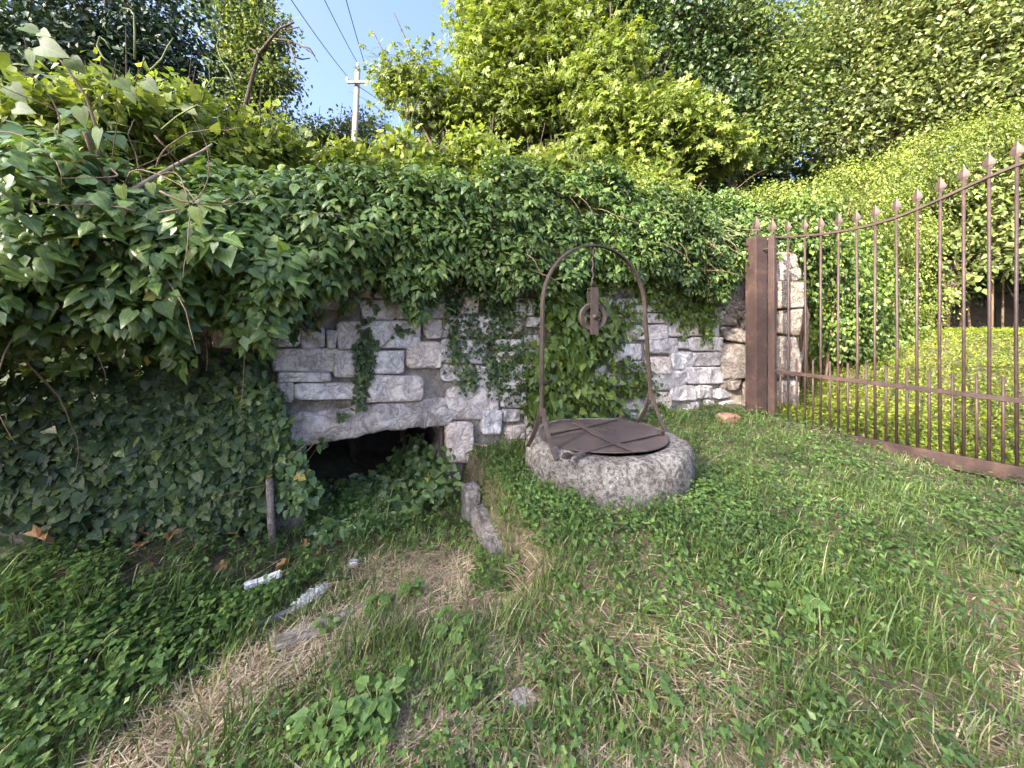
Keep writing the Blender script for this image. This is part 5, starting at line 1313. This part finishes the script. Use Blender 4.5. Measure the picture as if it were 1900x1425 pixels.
# lawn beyond the gate: short blades under a carpet of low leaves
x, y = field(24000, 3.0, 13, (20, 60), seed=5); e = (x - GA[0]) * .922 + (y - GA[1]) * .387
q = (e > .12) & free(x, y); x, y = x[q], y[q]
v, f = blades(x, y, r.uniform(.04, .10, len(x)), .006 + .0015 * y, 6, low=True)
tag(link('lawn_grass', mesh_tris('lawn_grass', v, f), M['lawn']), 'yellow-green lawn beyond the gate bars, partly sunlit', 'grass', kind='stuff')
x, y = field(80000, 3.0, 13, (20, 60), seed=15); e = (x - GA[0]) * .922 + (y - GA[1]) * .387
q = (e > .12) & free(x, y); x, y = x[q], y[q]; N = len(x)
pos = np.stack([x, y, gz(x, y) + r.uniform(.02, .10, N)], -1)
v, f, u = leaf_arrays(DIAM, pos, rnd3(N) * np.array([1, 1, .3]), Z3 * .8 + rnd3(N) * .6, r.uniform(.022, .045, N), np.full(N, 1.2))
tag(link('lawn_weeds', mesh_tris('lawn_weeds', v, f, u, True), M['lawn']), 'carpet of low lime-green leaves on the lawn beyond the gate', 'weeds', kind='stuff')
# straw lying flat
x, y = field(130000, .75, 6, seed=8); sm = straw_mask(x, y); q = free(x, y) & (r.random(len(x)) < .09 + .91 * sm) & (((x - GA[0]) * .922 + (y - GA[1]) * .387) < 0); x, y = x[q], y[q]
v, f = blades(x, y, r.uniform(.05, .17, len(x)), .0035 + .0035 * r.random(len(x)), 9, lean=.35, flat=.74, low=True)
tag(link('dry_straw', mesh_tris('dry_straw', v, f), M['straw']), 'pale dry straw lying matted on the ground', 'straw', kind='stuff')
# low broad-leaved ground cover
x, y = field(62000, .85, 8, seed=11)
right = S((x - .0) / .6) * S((y - 1.5) / .9); left = S((-.75 - x) / .5) * S((y - .9) / .4)
dip = S((-.2 - x) / .3) * S((y - 2.3) / .2)
dens = np.clip(.22 + right * .9 + left * .8 + dip * .6, 0, 1) * (1 - .95 * straw_mask(x, y)) * S((strip_dist(x, y) - .16) / .25) * (.4 + .6 * S((fbm(x * 2 + 3, y * 2 + 1, 91) - .35) / .25))
q = free(x, y) & (r.random(len(x)) < dens) & ~near_prop(x, y); x, y = x[q], y[q]; N = len(x)
parts = []
bx_, by_ = r.uniform(-.22, .5, 1100), r.uniform(2.05, 3.0, 1100); q = free(bx_, by_); x = np.concatenate([x, bx_[q]]); y = np.concatenate([y, by_[q]]); N = len(x)
ht = r.uniform(.02, .11, N) * (1 + .3 * S((-.8 - x) / .5)); size = r.uniform(.014, .038, N) * (1 + .25 * S((-.8 - x) / .5) * r.random(N))
for k in range(4):
    a = r.uniform(0, 6.28) + 2 * math.pi * k / 4 + r.normal(0, .4, N); d = np.stack([np.cos(a), np.sin(a), r.normal(-.05, .3, N)], -1)
    pos = np.stack([x, y, gz(x, y) + ht * r.uniform(.6, 1, N)], -1) + d * .008
    parts.append(leaf_arrays(OVATE, pos, d, Z3 + rng.normal(size=(N, 3)) * .3, size * r.uniform(.7, 1.2, N), np.full(N, 1.25)))
v, f, u = join_arrays(parts)
tag(link('ground_cover', mesh_tris('ground_cover', v, f, u, True), M['cover']), 'low leafy ground cover weeds spreading over the soil', 'weeds', kind='stuff')

# single weeds that stand out
def weed(px, py, n, size, h, label, tm=HEART, seed=0, mat='cover'):
    g = ground_hit(px, py); root = empty('weed_plant', tuple(g)); tag(root, label, 'weed', 'single weeds in the grass'); r = np.random.default_rng(seed)
    n = int(n * 1.9); size = size * .62
    for k in range(n):
        a = 2 * math.pi * k / n * 2.4 + r.normal(0, .3); t = (k + .5) / n; d = np.array([math.cos(a), math.sin(a), 0])
        top = g + d * h * (.25 + .5 * t) * r.uniform(.7, 1.1) + Z3 * h * r.uniform(.35, 1.0)
        s0 = MB(); s0.tube([g, g + (top - g) * .6 + Z3 * h * .1, top], [.0035, .003, .002], 5); s0.build('stem', M['green_stem'], root)
        x, y_, z = frames((d + Z3 * r.uniform(-.4, .35))[None], (Z3 + np.array([0, -.35, 0]) + r.normal(0, .2, 3))[None])
        o = bpy.data.objects.new('leaf', leaf_mesh(mat + ('_h' if tm is HEART else '_o' if tm is OVATE else '_l'), tm, M[mat])); COL.objects.link(o); s = size * r.uniform(.7, 1.2)
        m = Matrix.Identity(4)
        for b in range(3): m[b][0] = x[0][b] * s; m[b][1] = y_[0][b] * s; m[b][2] = z[0][b] * s; m[b][3] = top[b]
        o.parent = root; o.matrix_parent_inverse = Matrix.Translation(-Vector(root.location)); o.matrix_basis = m
weed(835, 1190, 12, .075, .12, 'broad-leaved weed right of the long thin board', HEART, 1)
weed(880, 1220, 9, .06, .08, 'second weed just right of the broad-leaved one by the boards', OVATE, 2)
weed(700, 1135, 14, .065, .07, 'ivy seedlings creeping over the long thin board', LOBED, 3)
weed(760, 1105, 12, .06, .07, 'ivy seedlings at the upper end of the long thin board', LOBED, 4)
weed(605, 1170, 7, .055, .06, 'small ivy seedling on the wide board end', LOBED, 5)
weed(1465, 1130, 6, .13, .10, 'dock plant with long pale leaves in the grass at right', LANCE, 6)
weed(600, 1370, 12, .07, .12, 'dark leafy weed at the bottom edge left of centre', HEART, 7)
weed(870, 1290, 9, .065, .12, 'leafy weed in tall grass at bottom centre', HEART, 8)
weed(995, 1270, 9, .05, .08, 'small weed beside the dark flat stone', OVATE, 9)
weed(1110, 1240, 7, .055, .10, 'lone heart-leaved weed left of bottom centre right grass', HEART, 10)
weed(1640, 1220, 9, .06, .08, 'round-leaved weed in the lower right grass', HEART, 11)
weed(275, 1260, 10, .085, .10, 'weed under the arching grass tuft at lower left', HEART, 12)
weed(1200, 1300, 6, .07, .12, 'upright weed in the grass at bottom right of centre', HEART, 13)
weed(120, 1210, 12, .07, .12, 'pointed-leaf weed at the lower far left', OVATE, 14)
weed(700, 1330, 9, .08, .12, 'large-leaved weed below the straw strip', HEART, 15)
# arching coarse grass tuft at lower left
def tuft(px, py, n, L, label, seed):
    g = ground_hit(px, py); root = empty('grass_tuft', tuple(g)); tag(root, label, 'grass tuft', 'coarse grass tufts'); r = np.random.default_rng(seed)
    for k in range(n):
        a = r.uniform(0, 6.28); d = np.array([math.cos(a), math.sin(a), 0]); l = L * r.uniform(.6, 1.2)
        q = [g + d * l * (t ** 1.4) * .8 + Z3 * l * (1.3 * t - 1.0 * t * t) for t in np.linspace(0, 1, 8)]
        mb = MB(); mb.ribbon(q[:-1], .006, np.cross(d, Z3), .0008); mb.build('blade', M['grass'], root)
tuft(285, 1235, 12, .24, 'pale coarse grass tuft arching at the lower left', 1)
tuft(1030, 925, 16, .20, 'upright grass tuft against the front of the well ring', 2)
tuft(1440, 1085, 14, .20, 'coarse grass tuft in the lawn right of the well', 3)
tuft(1185, 1150, 14, .2, 'coarse grass tuft below the right side of the well', 4)
tuft(930, 850, 16, .22, 'grass tuft between the wall corner and the well', 5)
tuft(985, 985, 18, .14, 'low grass tuft on the slope right of the edge stones', 7)
weed(965, 945, 10, .05, .07, 'small weed at the top of the edge stones', OVATE, 21)
weed(1010, 1010, 10, .05, .07, 'small weed on the slope below the well ring', HEART, 22)
tuft(720, 960, 16, .2, 'long grass tuft in front of the dark opening', 6)
